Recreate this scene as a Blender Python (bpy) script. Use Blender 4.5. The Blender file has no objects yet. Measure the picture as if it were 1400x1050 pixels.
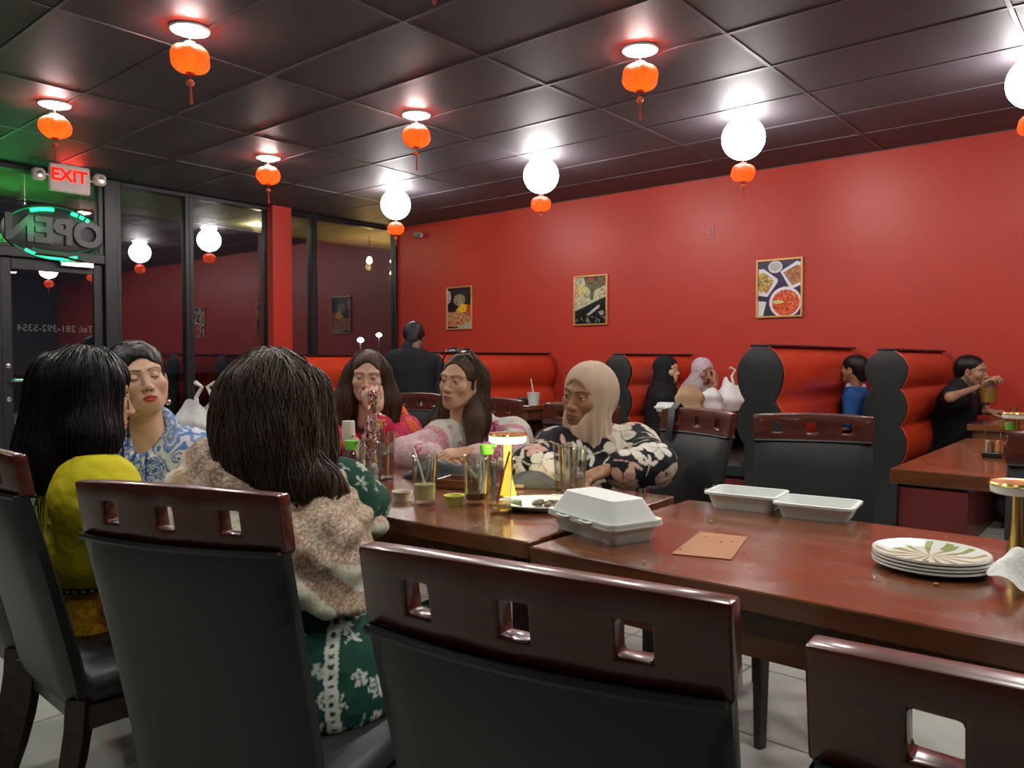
import bpy, bmesh, math, random
import numpy as np
from mathutils import Vector, Matrix
random.seed(7)
RNG = np.random.default_rng(7)
PI = math.pi
SC = bpy.context.scene
COL = SC.collection

# ---------------------------------------------------------------- camera
FPX = 1065.0
CAM = np.array([0.0, 0.0, 1.18])
_a, _p = math.radians(50), math.atan((525 - 491) / FPX)
_F = np.array([-math.cos(_a), math.sin(_a), 0.0])
RT = np.array([math.sin(_a), math.cos(_a), 0.0])
_U = np.array([0, 0, 1.0])
FW = _F * math.cos(_p) - _U * math.sin(_p)
UP = _U * math.cos(_p) + _F * math.sin(_p)
cam_data = bpy.data.cameras.new('camera')
cam_data.sensor_width = 36.0
cam_data.lens = FPX / 1400 * 36.0
cam_data.clip_start = 0.02
cam = bpy.data.objects.new('camera', cam_data)
COL.objects.link(cam)
cam.matrix_world = Matrix(((RT[0], UP[0], -FW[0], CAM[0]), (RT[1], UP[1], -FW[1], CAM[1]),
                           (RT[2], UP[2], -FW[2], CAM[2]), (0, 0, 0, 1)))
SC.camera = cam

# ---------------------------------------------------------------- world, exposure, large lights
world = bpy.data.worlds.new('night')
SC.world = world
world.use_nodes = True
world.node_tree.nodes['Background'].inputs[0].default_value = (0.006, 0.006, 0.009, 1)
world.node_tree.nodes['Background'].inputs[1].default_value = 1.0
SC.view_settings.view_transform = 'Standard'
SC.view_settings.look = 'None'
SC.view_settings.gamma = 1.0
SC.view_settings.use_curve_mapping = False
SC.view_settings.exposure = 0.68
CEIL, YW, XW, XE, YB = 2.93, 7.05, -7.95, 3.7, -3.4


def area(name, loc, size, power, col=(1, .95, .9), rot=(0, 0, 0)):
    l = bpy.data.lights.new(name, 'AREA')
    l.shape = 'DISK'
    l.size = size
    l.energy = power
    l.color = col
    o = bpy.data.objects.new(name, l)
    o.location = loc
    o.rotation_euler = rot
    COL.objects.link(o)
    return o


# the ceiling lights go on in the part of the room behind the photographer
for _x, _y, _e in ((-2.2, .35, 9), (-.3, .35, 5), (-4.0, .35, 12), (-.3, 2.12, 12), (1.6, 2.12, 12), (1.5, 3.85, 14), (-.45, 3.85, 14), (1.5, 5.4, 14),
                   (-2.2, -1.5, 3), (1.6, -1.5, 3)):
    area('ceiling_downlight', (_x, _y, CEIL - .05), .25, _e)


def ray(x, y):
    return FW + RT * (x - 700) / FPX - UP * (y - 525) / FPX


def P(x, y, d):
    """point seen at photo position x, y at distance d along the view axis"""
    return CAM + ray(x, y) * d


def onz(x, y, z):
    r = ray(x, y)
    return CAM + r * ((z - CAM[2]) / r[2])


def onx(x, y, X):
    r = ray(x, y)
    return CAM + r * (X / r[0])


def ony(x, y, Y):
    r = ray(x, y)
    return CAM + r * (Y / r[1])


# ---------------------------------------------------------------- materials
_M = {}


def nd(nt, t, **kw):
    n = nt.nodes.new(t)
    for k, v in kw.items():
        setattr(n, k, v)
    return n


def mat(name, col=(.5, .5, .5), rough=.5, metal=0, spec=.5, emit=None, es=0, coat=0, trans=0, ior=1.45,
        noise=None, bump=None, vcol=False, sub=0, sheen=0, alpha=1, stretch=(1, 1, 1), rnoise=0):
    """principled material; noise=(scale, other colour, sharpness) mixes a second colour, bump=(scale, strength)"""
    if name in _M:
        return _M[name]
    m = bpy.data.materials.new(name)
    m.use_nodes = True
    nt = m.node_tree
    b = nt.nodes['Principled BSDF']
    L = nt.links.new
    b.inputs['Base Color'].default_value = (*col, 1)
    b.inputs['Roughness'].default_value = rough
    b.inputs['Metallic'].default_value = metal
    b.inputs['Specular IOR Level'].default_value = spec
    b.inputs['IOR'].default_value = ior
    b.inputs['Transmission Weight'].default_value = trans
    b.inputs['Coat Weight'].default_value = coat
    b.inputs['Coat Roughness'].default_value = .12
    b.inputs['Alpha'].default_value = alpha
    if sub:
        b.inputs['Subsurface Weight'].default_value = sub
        b.inputs['Subsurface Radius'].default_value = (.012, .005, .003)
        b.inputs['Subsurface Scale'].default_value = .6
    if sheen:
        b.inputs['Sheen Weight'].default_value = sheen
        b.inputs['Sheen Roughness'].default_value = .5
    if emit:
        b.inputs['Emission Color'].default_value = (*emit, 1)
        b.inputs['Emission Strength'].default_value = es
    src = None
    if vcol:
        a = nd(nt, 'ShaderNodeAttribute', attribute_name='Col')
        src = a.outputs['Color']
    tc = None
    if noise or bump or rnoise:
        tc = nd(nt, 'ShaderNodeTexCoord')
        mp = nd(nt, 'ShaderNodeMapping')
        mp.inputs['Scale'].default_value = stretch
        L(tc.outputs['Object'], mp.inputs['Vector'])
        tc = mp.outputs['Vector']
    if noise:
        n = nd(nt, 'ShaderNodeTexNoise')
        n.inputs['Scale'].default_value = noise[0]
        n.inputs['Detail'].default_value = 5
        n.inputs['Roughness'].default_value = .6
        L(tc, n.inputs['Vector'])
        r = nd(nt, 'ShaderNodeValToRGB')
        s = noise[2] if len(noise) > 2 else .5
        r.color_ramp.elements[0].position = .5 - s * .5
        r.color_ramp.elements[1].position = .5 + s * .5
        L(n.outputs['Fac'], r.inputs['Fac'])
        mx = nd(nt, 'ShaderNodeMix', data_type='RGBA')
        L(r.outputs['Color'], mx.inputs[0])
        if src:
            L(src, mx.inputs[6])
            mx.blend_type = 'MULTIPLY'
        else:
            mx.inputs[6].default_value = (*col, 1)
        mx.inputs[7].default_value = (*noise[1], 1)
        src = mx.outputs[2]
    if src:
        L(src, b.inputs['Base Color'])
    if rnoise:
        n3 = nd(nt, 'ShaderNodeTexNoise')
        n3.inputs['Scale'].default_value = 6
        n3.inputs['Detail'].default_value = 6
        L(tc, n3.inputs['Vector'])
        mr = nd(nt, 'ShaderNodeMapRange')
        mr.inputs[3].default_value = max(0, rough - rnoise)
        mr.inputs[4].default_value = rough + rnoise
        L(n3.outputs['Fac'], mr.inputs[0])
        L(mr.outputs[0], b.inputs['Roughness'])
    if bump:
        n2 = nd(nt, 'ShaderNodeTexNoise')
        n2.inputs['Scale'].default_value = bump[0]
        n2.inputs['Detail'].default_value = 4
        L(tc, n2.inputs['Vector'])
        bp = nd(nt, 'ShaderNodeBump')
        bp.inputs['Strength'].default_value = bump[1]
        bp.inputs['Distance'].default_value = .01
        L(n2.outputs['Fac'], bp.inputs['Height'])
        L(bp.outputs['Normal'], b.inputs['Normal'])
    _M[name] = m
    return m


def glass_mat(name, tint=(1, 1, 1), fac=.12, rough=0.0):
    """thin clear glass: mirror on top of straight transmission"""
    if name in _M:
        return _M[name]
    m = bpy.data.materials.new(name)
    m.use_nodes = True
    nt = m.node_tree
    nt.nodes.clear()
    out = nd(nt, 'ShaderNodeOutputMaterial')
    mx = nd(nt, 'ShaderNodeMixShader')
    t = nd(nt, 'ShaderNodeBsdfTransparent')
    t.inputs[0].default_value = (*tint, 1)
    g = nd(nt, 'ShaderNodeBsdfGlossy')
    g.inputs['Roughness'].default_value = rough
    lw = nd(nt, 'ShaderNodeLayerWeight')
    lw.inputs[0].default_value = .5
    mr = nd(nt, 'ShaderNodeMapRange')
    mr.inputs[3].default_value = fac
    mr.inputs[4].default_value = min(1, fac + .55)
    pw = nd(nt, 'ShaderNodeMath', operation='POWER')
    pw.inputs[1].default_value = 2.2
    L = nt.links.new
    L(lw.outputs['Facing'], pw.inputs[0])
    L(pw.outputs[0], mr.inputs[0])
    L(mr.outputs[0], mx.inputs[0])
    L(t.outputs[0], mx.inputs[1])
    L(g.outputs[0], mx.inputs[2])
    L(mx.outputs[0], out.inputs[0])
    _M[name] = m
    return m


def wood_mat(name, c1, c2, rough, scale=1.0, axis='X', coat=.3, wear=0):
    if name in _M:
        return _M[name]
    m = mat(name, c1, rough, coat=coat)
    nt = m.node_tree
    b = nt.nodes['Principled BSDF']
    L = nt.links.new
    tc = nd(nt, 'ShaderNodeTexCoord')
    mp = nd(nt, 'ShaderNodeMapping')
    mp.inputs['Scale'].default_value = tuple(scale * (1.2 if a == axis else 14) for a in 'XYZ')
    L(tc.outputs['Object'], mp.inputs[0])
    n = nd(nt, 'ShaderNodeTexNoise')
    n.inputs['Scale'].default_value = 2.2
    n.inputs['Detail'].default_value = 7
    n.inputs['Distortion'].default_value = .7
    L(mp.outputs[0], n.inputs['Vector'])
    r = nd(nt, 'ShaderNodeValToRGB')
    r.color_ramp.elements[0].position = .3
    r.color_ramp.elements[1].position = .72
    r.color_ramp.elements[0].color = (*c1, 1)
    r.color_ramp.elements[1].color = (*c2, 1)
    L(n.outputs['Fac'], r.inputs['Fac'])
    L(r.outputs[0], b.inputs['Base Color'])
    n2 = nd(nt, 'ShaderNodeTexNoise')
    n2.inputs['Scale'].default_value = 9
    n2.inputs['Detail'].default_value = 8
    L(tc.outputs['Object'], n2.inputs['Vector'])
    mr = nd(nt, 'ShaderNodeMapRange')
    mr.inputs[1].default_value = .3
    mr.inputs[2].default_value = .7
    mr.inputs[3].default_value = rough - .07
    mr.inputs[4].default_value = rough + .1
    L(n2.outputs['Fac'], mr.inputs[0])
    L(mr.outputs[0], b.inputs['Roughness'])
    return m


# ---------------------------------------------------------------- mesh helpers
class MB:
    def __init__(s):
        s.v, s.f = [], []

    def add(s, V, F):
        o = len(s.v)
        s.v += [tuple(map(float, p)) for p in V]
        s.f += [tuple(i + o for i in f) for f in F]
        return s

    def box(s, c, size, b=0.0, R=None):
        hx, hy, hz = (q / 2 for q in size)
        b = min(b, .49 * min(size))
        V, ix = [], {}
        H = (hx, hy, hz)
        for sx in (-1, 1):
            for sy in (-1, 1):
                for sz in (-1, 1):
                    sg = (sx, sy, sz)
                    for a in (range(3) if b > 0 else (0,)):
                        ix[sg, a] = len(V)
                        V.append([sg[i] * (H[i] if (i == a or b == 0) else H[i] - b) for i in range(3)])
                    if b == 0:
                        ix[sg, 1] = ix[sg, 2] = ix[sg, 0]
        F = []
        for a in range(3):
            o1, o2 = (a + 1) % 3, (a + 2) % 3
            for sa in (-1, 1):
                q = []
                for s1, s2 in ((-1, -1), (1, -1), (1, 1), (-1, 1)):
                    g = [0, 0, 0]
                    g[a], g[o1], g[o2] = sa, s1, s2
                    q.append(ix[tuple(g), a])
                F.append(q)
            if b > 0:
                for s1 in (-1, 1):
                    for s2 in (-1, 1):
                        q = []
                        for sa, w in ((-1, o1), (1, o1), (1, o2), (-1, o2)):
                            g = [0, 0, 0]
                            g[a], g[o1], g[o2] = sa, s1, s2
                            q.append(ix[tuple(g), w])
                        F.append(q)
        if b > 0:
            for sg in [(x, y, z) for x in (-1, 1) for y in (-1, 1) for z in (-1, 1)]:
                F.append([ix[sg, 0], ix[sg, 1], ix[sg, 2]])
        V = np.array(V)
        if R is not None:
            V = V @ np.array(R).T
        return s.add(V + np.array(c), F)

    def lathe(s, prof, n=24, c=(0, 0, 0), R=None, sq=None):
        V, F = [], []
        for r, z in prof:
            for k in range(n):
                t = 2 * PI * k / n
                V.append((r * math.cos(t), r * math.sin(t), z))
        for i in range(len(prof) - 1):
            for k in range(n):
                k2 = (k + 1) % n
                F.append((i * n + k, i * n + k2, (i + 1) * n + k2, (i + 1) * n + k))
        if prof[0][0] > 1e-6:
            F.append(tuple(range(n))[::-1])
        if prof[-1][0] > 1e-6:
            F.append(tuple((len(prof) - 1) * n + k for k in range(n)))
        V = np.array(V)
        if sq is not None:
            V = V * np.array(sq)
        if R is not None:
            V = V @ np.array(R).T
        return s.add(V + np.array(c), F)

    def tube(s, path, r, n=8, cap=True):
        path = np.array(path, float)
        m = len(path)
        rs = np.full(m, r) if np.isscalar(r) else np.array(r, float)
        T = np.gradient(path, axis=0)
        T /= np.linalg.norm(T, axis=1)[:, None] + 1e-12
        ref = np.array([0, 0, 1.0]) if abs(T[0][2]) < .9 else np.array([1.0, 0, 0])
        V = []
        for i in range(m):
            u = np.cross(T[i], ref)
            if np.linalg.norm(u) < 1e-6:
                u = np.cross(T[i], (0, 1, 0))
            u /= np.linalg.norm(u)
            w = np.cross(T[i], u)
            ref = np.cross(u, T[i])
            for k in range(n):
                t = 2 * PI * k / n
                V.append(path[i] + rs[i] * (u * math.cos(t) + w * math.sin(t)))
        F = []
        for i in range(m - 1):
            for k in range(n):
                k2 = (k + 1) % n
                F.append((i * n + k, i * n + k2, (i + 1) * n + k2, (i + 1) * n + k))
        if cap:
            F.append(tuple(range(n))[::-1])
            F.append(tuple((m - 1) * n + k for k in range(n)))
        return s.add(V, F)

    def prism(s, poly, lo, hi, axis=2):
        """extrude a 2D polygon along an axis; poly coordinates fill the two other axes in order"""
        n = len(poly)
        V = []
        for h in (lo, hi):
            for a, b in poly:
                p = [a, b]
                p.insert(axis, h)
                V.append(p)
        F = [tuple(range(n))[::-1], tuple(range(n, 2 * n))]
        F += [(i, (i + 1) % n, n + (i + 1) % n, n + i) for i in range(n)]
        return s.add(V, F)

    def grid(s, fn, nu, nv, closed=False):
        V = [fn(i / (nu - 1), j / (nv - 1)) for i in range(nu) for j in range(nv)]
        F = [(i * nv + j, (i + 1) * nv + j, (i + 1) * nv + j + 1, i * nv + j + 1) for i in range(nu - 1) for j in range(nv - 1)]
        return s.add(V, F)

    def build(s, name, m, parent=None, smooth=False, bevel=0, off=None, angle=40, recalc=True, solid=0):
        me = bpy.data.meshes.new(name)
        V = s.v
        if off is not None:
            V = [tuple(np.array(p) - off) for p in V]
        me.from_pydata(V, [], s.f)
        bm = bmesh.new()
        bm.from_mesh(me)
        if recalc:
            bmesh.ops.recalc_face_normals(bm, faces=bm.faces)
        if solid:
            bmesh.ops.solidify(bm, geom=bm.faces[:], thickness=solid)
            bmesh.ops.recalc_face_normals(bm, faces=bm.faces)
        if bevel:
            es = [e for e in bm.edges if len(e.link_faces) == 2 and e.calc_face_angle(0) > math.radians(35)]
            bmesh.ops.bevel(bm, geom=es, offset=bevel, segments=2, affect='EDGES', profile=.5, clamp_overlap=True)
        bm.to_mesh(me)
        bm.free()
        if smooth or bevel:
            me.polygons.foreach_set('use_smooth', [True] * len(me.polygons))
            try:
                me.set_sharp_from_angle(angle=math.radians(angle))
            except Exception:
                pass
        return link(name, me, m, parent)


def link(name, me, m, parent=None):
    o = bpy.data.objects.new(name, me)
    COL.objects.link(o)
    if m is not None:
        for q in (m if isinstance(m, (list, tuple)) else [m]):
            me.materials.append(q)
    if parent is not None:
        o.parent = parent
    return o


def mk(name, V, F, m, parent=None, col=None, off=None, smooth=True):
    """fast mesh from arrays; F is one (n,k) array"""
    V = np.asarray(V, np.float32)
    if off is not None:
        V = V - np.asarray(off, np.float32)
    F = np.asarray(F, np.int32)
    me = bpy.data.meshes.new(name)
    n, k = F.shape
    me.vertices.add(len(V))
    me.vertices.foreach_set('co', V.ravel())
    me.loops.add(n * k)
    me.loops.foreach_set('vertex_index', F.ravel())
    me.polygons.add(n)
    me.polygons.foreach_set('loop_start', np.arange(0, n * k, k, dtype=np.int32))
    me.polygons.foreach_set('loop_total', np.full(n, k, np.int32))
    if smooth:
        me.polygons.foreach_set('use_smooth', np.ones(n, bool))
    me.update(calc_edges=True)
    if col is not None:
        a = me.color_attributes.new('Col', 'FLOAT_COLOR', 'POINT')
        c = np.ones((len(V), 4), np.float32)
        c[:, :3] = col
        a.data.foreach_set('color', c.ravel())
    return link(name, me, m, parent)


def tag(o, label=None, cat=None, group=None, kind=None):
    if label:
        o['label'] = label
    if cat:
        o['category'] = cat
    if group:
        o['group'] = group
    if kind:
        o['kind'] = kind
    return o


def thing(name, label, cat, loc=(0, 0, 0), rz=0, group=None):
    o = bpy.data.objects.new(name, None)
    COL.objects.link(o)
    o.empty_display_size = .05
    o.location = tuple(map(float, loc))
    o.rotation_euler = (0, 0, rz)
    return tag(o, label, cat, group)


KIDS = {}


def kids(o):
    return [c for c in bpy.data.objects if c.parent is o]


def dup(root, loc, rz=0, label=None, group=None):
    r = root.copy()
    COL.objects.link(r)
    r.location = tuple(map(float, loc))
    r.rotation_euler = (0, 0, rz)
    if label:
        r['label'] = label
    if group:
        r['group'] = group
    for ch in kids(root):
        c = ch.copy()
        COL.objects.link(c)
        c.parent = r
        for g in kids(ch):
            d = g.copy()
            COL.objects.link(d)
            d.parent = c
    return r


def S(o):
    o['kind'] = 'structure'
    return o


def text_mesh(name, body, size, depth, m, parent, M4, align='CENTER', font_bold=.0):
    cu = bpy.data.curves.new(name, 'FONT')
    cu.body = body
    cu.size = size
    cu.extrude = depth
    cu.offset = font_bold
    cu.align_x = align
    cu.align_y = 'CENTER'
    ob = bpy.data.objects.new(name, cu)
    COL.objects.link(ob)
    dg = bpy.context.evaluated_depsgraph_get()
    me = bpy.data.meshes.new_from_object(ob.evaluated_get(dg))
    bpy.data.objects.remove(ob)
    me.name = name
    me.transform(M4)
    me.materials.clear()
    return link(name, me, m, parent)

# ================================================================ materials used all over
M_RED = mat('red_paint', (.50, .038, .02), .42, noise=(1.5, (.44, .033, .018), .6), bump=(90, .06))
M_DARKPAINT = mat('charcoal_paint', (.05, .05, .052), .6, bump=(90, .05))
M_CEIL = mat('black_ceiling_tile', (.082, .07, .08), .58, noise=(120, (.055, .048, .056), .5), bump=(160, .12))
M_TBAR = mat('ceiling_bar', (.085, .074, .084), .45)
M_FRAME = mat('window_frame_black', (.018, .018, .02), .38, noise=(8, (.012, .012, .014)))
M_TILE = mat('floor_tile', (.42, .45, .40), .32, noise=(5, (.5, .52, .47), .6), rnoise=.1)
M_GROUT = mat('grout', (.16, .16, .15), .85, bump=(60, .2))
M_GLASS = glass_mat('window_glass', (.86, .88, .88), .17)
M_WOODT = wood_mat('table_wood', (.105, .031, .012), (.2, .066, .024), .2, 1.0, 'X', .55)
M_WOODE = wood_mat('table_edge_wood', (.08, .026, .011), (.16, .062, .024), .3, 1.0, 'X', .3)
M_WOODC = wood_mat('chair_wood', (.06, .010, .006), (.12, .026, .013), .3, 1.6, 'X', .5)
M_WOODL = wood_mat('leg_wood', (.02, .007, .006), (.035, .012, .009), .38, 1.6, 'Z', .3)
M_VINYL = mat('black_vinyl', (.013, .0145, .015), .4, noise=(3, (.019, .021, .021)), bump=(260, .10))
M_REDV = mat('red_vinyl', (.62, .055, .018), .34, noise=(2.5, (.52, .04, .014), .7), bump=(220, .05), coat=.15)
M_BLACK = mat('black_plastic', (.012, .012, .013), .4, noise=(30, (.02, .02, .02)))
M_GOLD = mat('gold_metal', (.83, .58, .2), .22, metal=1, noise=(12, (.75, .5, .16)))
M_CHROME = mat('chrome', (.75, .75, .74), .2, metal=1, noise=(9, (.65, .65, .65)))

# ================================================================ shell
fl = MB().box(((XE + XW) / 2, (YW + YB) / 2, -.055), (XE - XW + .4, YW - YB + .4, .09)).build('floor', M_GROUT)
S(fl)
TS = .53
tiles = []
i0 = math.floor((XW + 1.2) / TS)
for i in range(i0, 12):
    for j in range(-8, 14):
        x, y = -1.2 + (i + .5) * TS, 2.33 + (j - 3.5) * TS
        if XW + .2 < x < XE - .2 and YB + .2 < y < YW - .1:
            v = np.array([x, y, -1.18])
            d = v @ FW
            vis = d > .3 and abs((v @ RT) / d) < .72
            tiles.append((0 if vis else 1, x * x + y * y, x, y))
tiles.sort()
tm = MB().box((0, 0, -.006), (TS - .006, TS - .006, .012), .002).build('floor_tile', M_TILE, fl)
tm.location = (tiles[0][2], tiles[0][3], 0)
rest = MB()
for k, (_, _, x, y) in enumerate(tiles[1:], 1):
    if k < 290:
        o = tm.copy()
        COL.objects.link(o)
        o.location = (x, y, 0)
    else:
        rest.box((x, y, -.006), (TS - .006, TS - .006, .012))
if rest.v:
    r_ = rest.build('floor_tile_field', M_TILE, fl)
    r_['kind'] = 'stuff'

ce = MB().box(((XE + XW) / 2, (YW + YB) / 2, CEIL + .07), (XE - XW + .3, YW - YB + .3, .1)).build('ceiling', M_TBAR)
S(ce)
cb = MB()
tx, ty = 1.22, .61
c0 = None
nx, ny = int((XE - XW) / tx) + 1, int((YW - YB) / ty) + 1
for i in range(nx):
    for j in range(ny):
        x0, y0 = XW + i * tx, YW - (j + 1) * ty
        w = min(tx, XE - x0)
        h = ty if y0 > YB else ty - (YB - y0)
        if w < .05 or h < .05:
            continue
        if w == tx and h == ty and c0 is not None:
            o = c0.copy()
            COL.objects.link(o)
            o.location = (x0 + tx / 2, y0 + ty / 2, CEIL)
        else:
            o = MB().box((0, 0, .012), (w - .022, h - .022, .02), .004).build('ceiling_tile', M_CEIL, ce)
            o.location = (x0 + w / 2, YW - j * ty - h / 2, CEIL)
            if w == tx and h == ty:
                c0 = o
for j in range(ny + 1):
    y = YW - j * ty
    if y >= YB:
        cb.box(((XE + XW) / 2, y, CEIL + .008), (XE - XW, .022, .022))
for i in range(1, nx):
    cb.box((XW + i * tx, (YW + YB) / 2, CEIL + .0085), (.022, YW - YB, .022))
cb.build('ceiling_grid', M_TBAR, ce)

S(MB().box(((XE + XW) / 2, YW + .06, CEIL / 2), (XE - XW + .2, .12, CEIL + .12)).build('wall_right', M_RED))
S(MB().box((XE + .06, (YW + YB) / 2, CEIL / 2), (.12, YW - YB, CEIL + .1)).build('wall_front', M_DARKPAINT))
S(MB().box(((XE + XW) / 2, YB - .06, CEIL / 2), (XE - XW + .2, .12, CEIL + .1)).build('wall_back', M_DARKPAINT))
S(MB().box(((XE + XW) / 2 + .2, YW - .008, .06), (XE - XW - .5, .016, .12), .004).build('baseboard_right', M_BLACK))
# column beside the glass
pA, pB, pC = onx(372, 290, XW + .15), onx(398, 290, XW + .15), onx(358, 290, XW)
S(MB().box((XW + .045, (pA[1] + pB[1]) / 2, CEIL / 2), (.23, pB[1] - pA[1], CEIL - .002), .004).build('column', M_RED))


def yat(px, X=XW):
    return onx(px, 300, X)[1]


def window(n, y0, y1, z0, z1, b=.045, lift=0):
    f = MB()
    yc, zc = (y0 + y1) / 2, (z0 + z1) / 2
    f.box((XW, y0 + b / 2, zc), (.1, b, z1 - z0), .004)
    f.box((XW, y1 - b / 2, zc), (.1, b, z1 - z0), .004)
    f.box((XW, yc, z0 + b / 2), (.098, y1 - y0 - 2 * b, b), .004)
    f.box((XW, yc, z1 - b / 2), (.098, y1 - y0 - 2 * b, b), .004)
    o = S(f.build('window_%d' % n, M_FRAME))
    MB().box((XW + .004, yc, zc), (.008, y1 - y0 - 2 * b + .006, z1 - z0 - 2 * b + .006)).build('pane', M_GLASS, o)
    return o


ym0, ym1, yp0, yp1, ym2, yc = yat(147), yat(255.5), pA[1], pB[1], yat(426), YW
ZB, ZT = .12, CEIL - .01
window(1, ym0 + .06, ym1, ZB, ZT)
window(2, ym1, yp0 + .04, ZB, ZT)
window(3, yp1 - .04, ym2, ZB, ZT)
window(4, ym2, yc - .012, ZB, ZT)
S(MB().box((XW, (ym0 + .06 + yc) / 2, .06), (.14, yc - ym0 - .06, .12), .006).build('trim_1', M_FRAME))
S(MB().box((XW + .01, ym0 - .0, CEIL / 2), (.13, .12, CEIL - .02), .006).build('trim_2', M_FRAME))
# door and transom
yd0 = yat(8) - .06
zdt = onx(75, 353, XW)[2]
window(5, yd0 - .06, ym0 - .06, zdt + .05, ZT)
S(MB().box((XW + .01, (yd0 + ym0) / 2 - .06, zdt + .02), (.14, ym0 - yd0, .09), .006).build('trim_3', M_FRAME))
dr = MB()
st = .085
ya, yb = yd0, ym0 - .065
for y in (ya + st / 2, yb - st / 2):
    dr.box((XW, y, zdt / 2), (.05, st, zdt - .06), .004)
dr.box((XW, (ya + yb) / 2, zdt - .08), (.048, yb - ya - 2 * st, .1), .004)
dr.box((XW, (ya + yb) / 2, .16), (.048, yb - ya - 2 * st, .26), .004)
door = S(dr.build('door_1', M_FRAME))
MB().box((XW + .004, (ya + yb) / 2, zdt / 2 + .1), (.008, yb - ya - 2 * st + .02, zdt - .3)).build('pane', M_GLASS, door)
hb = onx(40, 520, XW + .07)[2]
hd = MB().tube([(XW + .06, ya + .06, hb), (XW + .085, ya + .09, hb), (XW + .085, yb - .12, hb), (XW + .06, yb - .07, hb)], .016, 10)
hd.build('push_bar', M_CHROME, door, smooth=True)
cl = MB().box((XW + .06, yb - .25, zdt - .05), (.07, .3, .06), .01)
cl.tube([(XW + .1, yb - .2, zdt - .02), (XW + .28, yb - .45, zdt - .015), (XW + .07, yb - .62, zdt + .015)], .011, 8)
cl.build('door_closer', M_CHROME, door, smooth=True)
lk = MB()
for z in (1.12, .82):
    lk.lathe([(.0, 0), (.022, .002), (.022, .014), (0, .016)], 14, (XW + .026, ya + .045, z), R=[[0, 0, 1], [0, 1, 0], [-1, 0, 0]])
lk.build('lock_cylinder', M_CHROME, door, smooth=True)
window(6, yd0 - 2.3, yd0 - .1, ZB, ZT)
S(MB().box((XW + .01, yd0 - .06, CEIL / 2), (.13, .1, CEIL - .02), .006).build('trim_4', M_FRAME))
S(MB().box((XW - .02, (YB + yd0 - 2.35) / 2, CEIL / 2), (.12, yd0 - 2.35 - YB, CEIL), .0).build('wall_left', M_DARKPAINT))

# lettering on the door glass, read from outside
M_LET = mat('white_vinyl_lettering', (.5, .5, .5), .6, noise=(40, (.4, .4, .4)))
tp0, tp1, = onx(34, 448, XW - .004), onx(118, 451, XW - .004)
tcn = (tp0 + tp1) / 2
rot = Matrix(((0, 0, -1, XW - .0045), (-1, 0, 0, tcn[1]), (0, 1, 0, tcn[2]), (0, 0, 0, 1)))
tx_ = text_mesh('door_lettering', 'Tel: 281-392-5354', .088, .0004, M_LET, door, rot)

# ---------------------------------------------------------------- outside
M_SOFF = mat('soffit_stucco', (.34, .33, .22), .8, noise=(6, (.3, .29, .19)), bump=(50, .2))
e_ = onz(200, 295, CEIL - .04)
S(MB().box(((XW + e_[0]) / 2 - .06, 3.0, CEIL + .03), (XW - e_[0] - .12, 16, .14)).build('exterior_soffit', M_SOFF))
S(MB().box((e_[0] - .1, 3.0, CEIL + .12), (.14, 16, .34)).build('exterior_fascia', M_DARKPAINT))
M_ASPH = mat('asphalt', (.02, .02, .022), .85, noise=(20, (.03, .03, .03)), bump=(80, .3))
S(MB().box((XW - 30.1, 3, -.12), (60, 90, .1)).build('exterior_ground', M_ASPH))
gl_ = bpy.data.lights.new('green_shop_sign_glow', 'POINT')
gl_.color, gl_.energy, gl_.shadow_soft_size = (.12, 1, .18), 7, .1
go_ = bpy.data.objects.new('green_shop_sign_glow', gl_)
go_.location = (XW - .7, yat(40), CEIL - .55)
COL.objects.link(go_)
M_WARM = mat('warm_bulb_glass', (1, .75, .3), .3, emit=(1, .62, .2), es=40)


def bulb_pendant(label, pos, drop):
    t = thing('pendant_bulb', label, 'lamp', (pos[0], pos[1], pos[2]), 0, 'warm bulbs under the eave outside')
    MB().lathe([(0, -.06), (.03, -.045), (.04, -.02), (.03, .02), (.016, .04), (.0, .045)], 14).build('bulb', M_WARM, t, smooth=True)
    MB().lathe([(.018, .035), (.02, .04), (.02, .08), (.008, .09)], 12).build('socket', M_BLACK, t, smooth=True)
    MB().tube([(0, 0, .085), (0, 0, drop)], .006, 6).build('cord', M_BLACK, t)
    l = bpy.data.lights.new('warm_bulb_light', 'POINT')
    l.color, l.energy, l.shadow_soft_size = (1, .6, .22), 5, .045
    o = bpy.data.objects.new('warm_bulb_light', l)
    o.parent = t
    o.location = (0, 0, -.1)
    COL.objects.link(o)
    return t


for px, py, lb, X in ((505, 355, 'warm bulb outside the glass, farthest left of the three by the corner', -8.5),
                      (537, 356, 'warm bulb outside the glass, upper one next to the corner post', -8.6),
                      (537, 372, 'warm bulb outside the glass, lower one next to the corner post', -8.45)):
    q = onx(px, py, X)
    bulb_pendant(lb, q, CEIL - .045 - q[2])
wl = thing('soffit_lamp', 'small glowing lamp under the eave outside, beside the red column', 'lamp', onx(352, 299, -8.9))
MB().lathe([(0, -.05), (.04, -.04), (.055, 0), (.04, .03), (.02, .05)], 14).build('bulb', mat('yellow_bulb', (1, .9, .5), .3, emit=(1, .85, .45), es=25), wl, smooth=True)
MB().lathe([(.03, .045), (.03, .09), (.0, .1)], 12).build('socket', M_BLACK, wl, smooth=True)
MB().tube([(0, 0, .09), (0, 0, CEIL - .045 - wl.location[2])], .008, 6).build('stem', M_BLACK, wl)
l = bpy.data.lights.new('soffit_light', 'POINT')
l.color, l.energy, l.shadow_soft_size = (1, .85, .5), 14, .06
o = bpy.data.objects.new('soffit_light', l)
o.parent = wl
o.location = (0, 0, -.12)
COL.objects.link(o)
M_PLAMP = mat('lot_lamp_glass', (1, 1, .95), .3, emit=(1, .97, .9), es=18)
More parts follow.
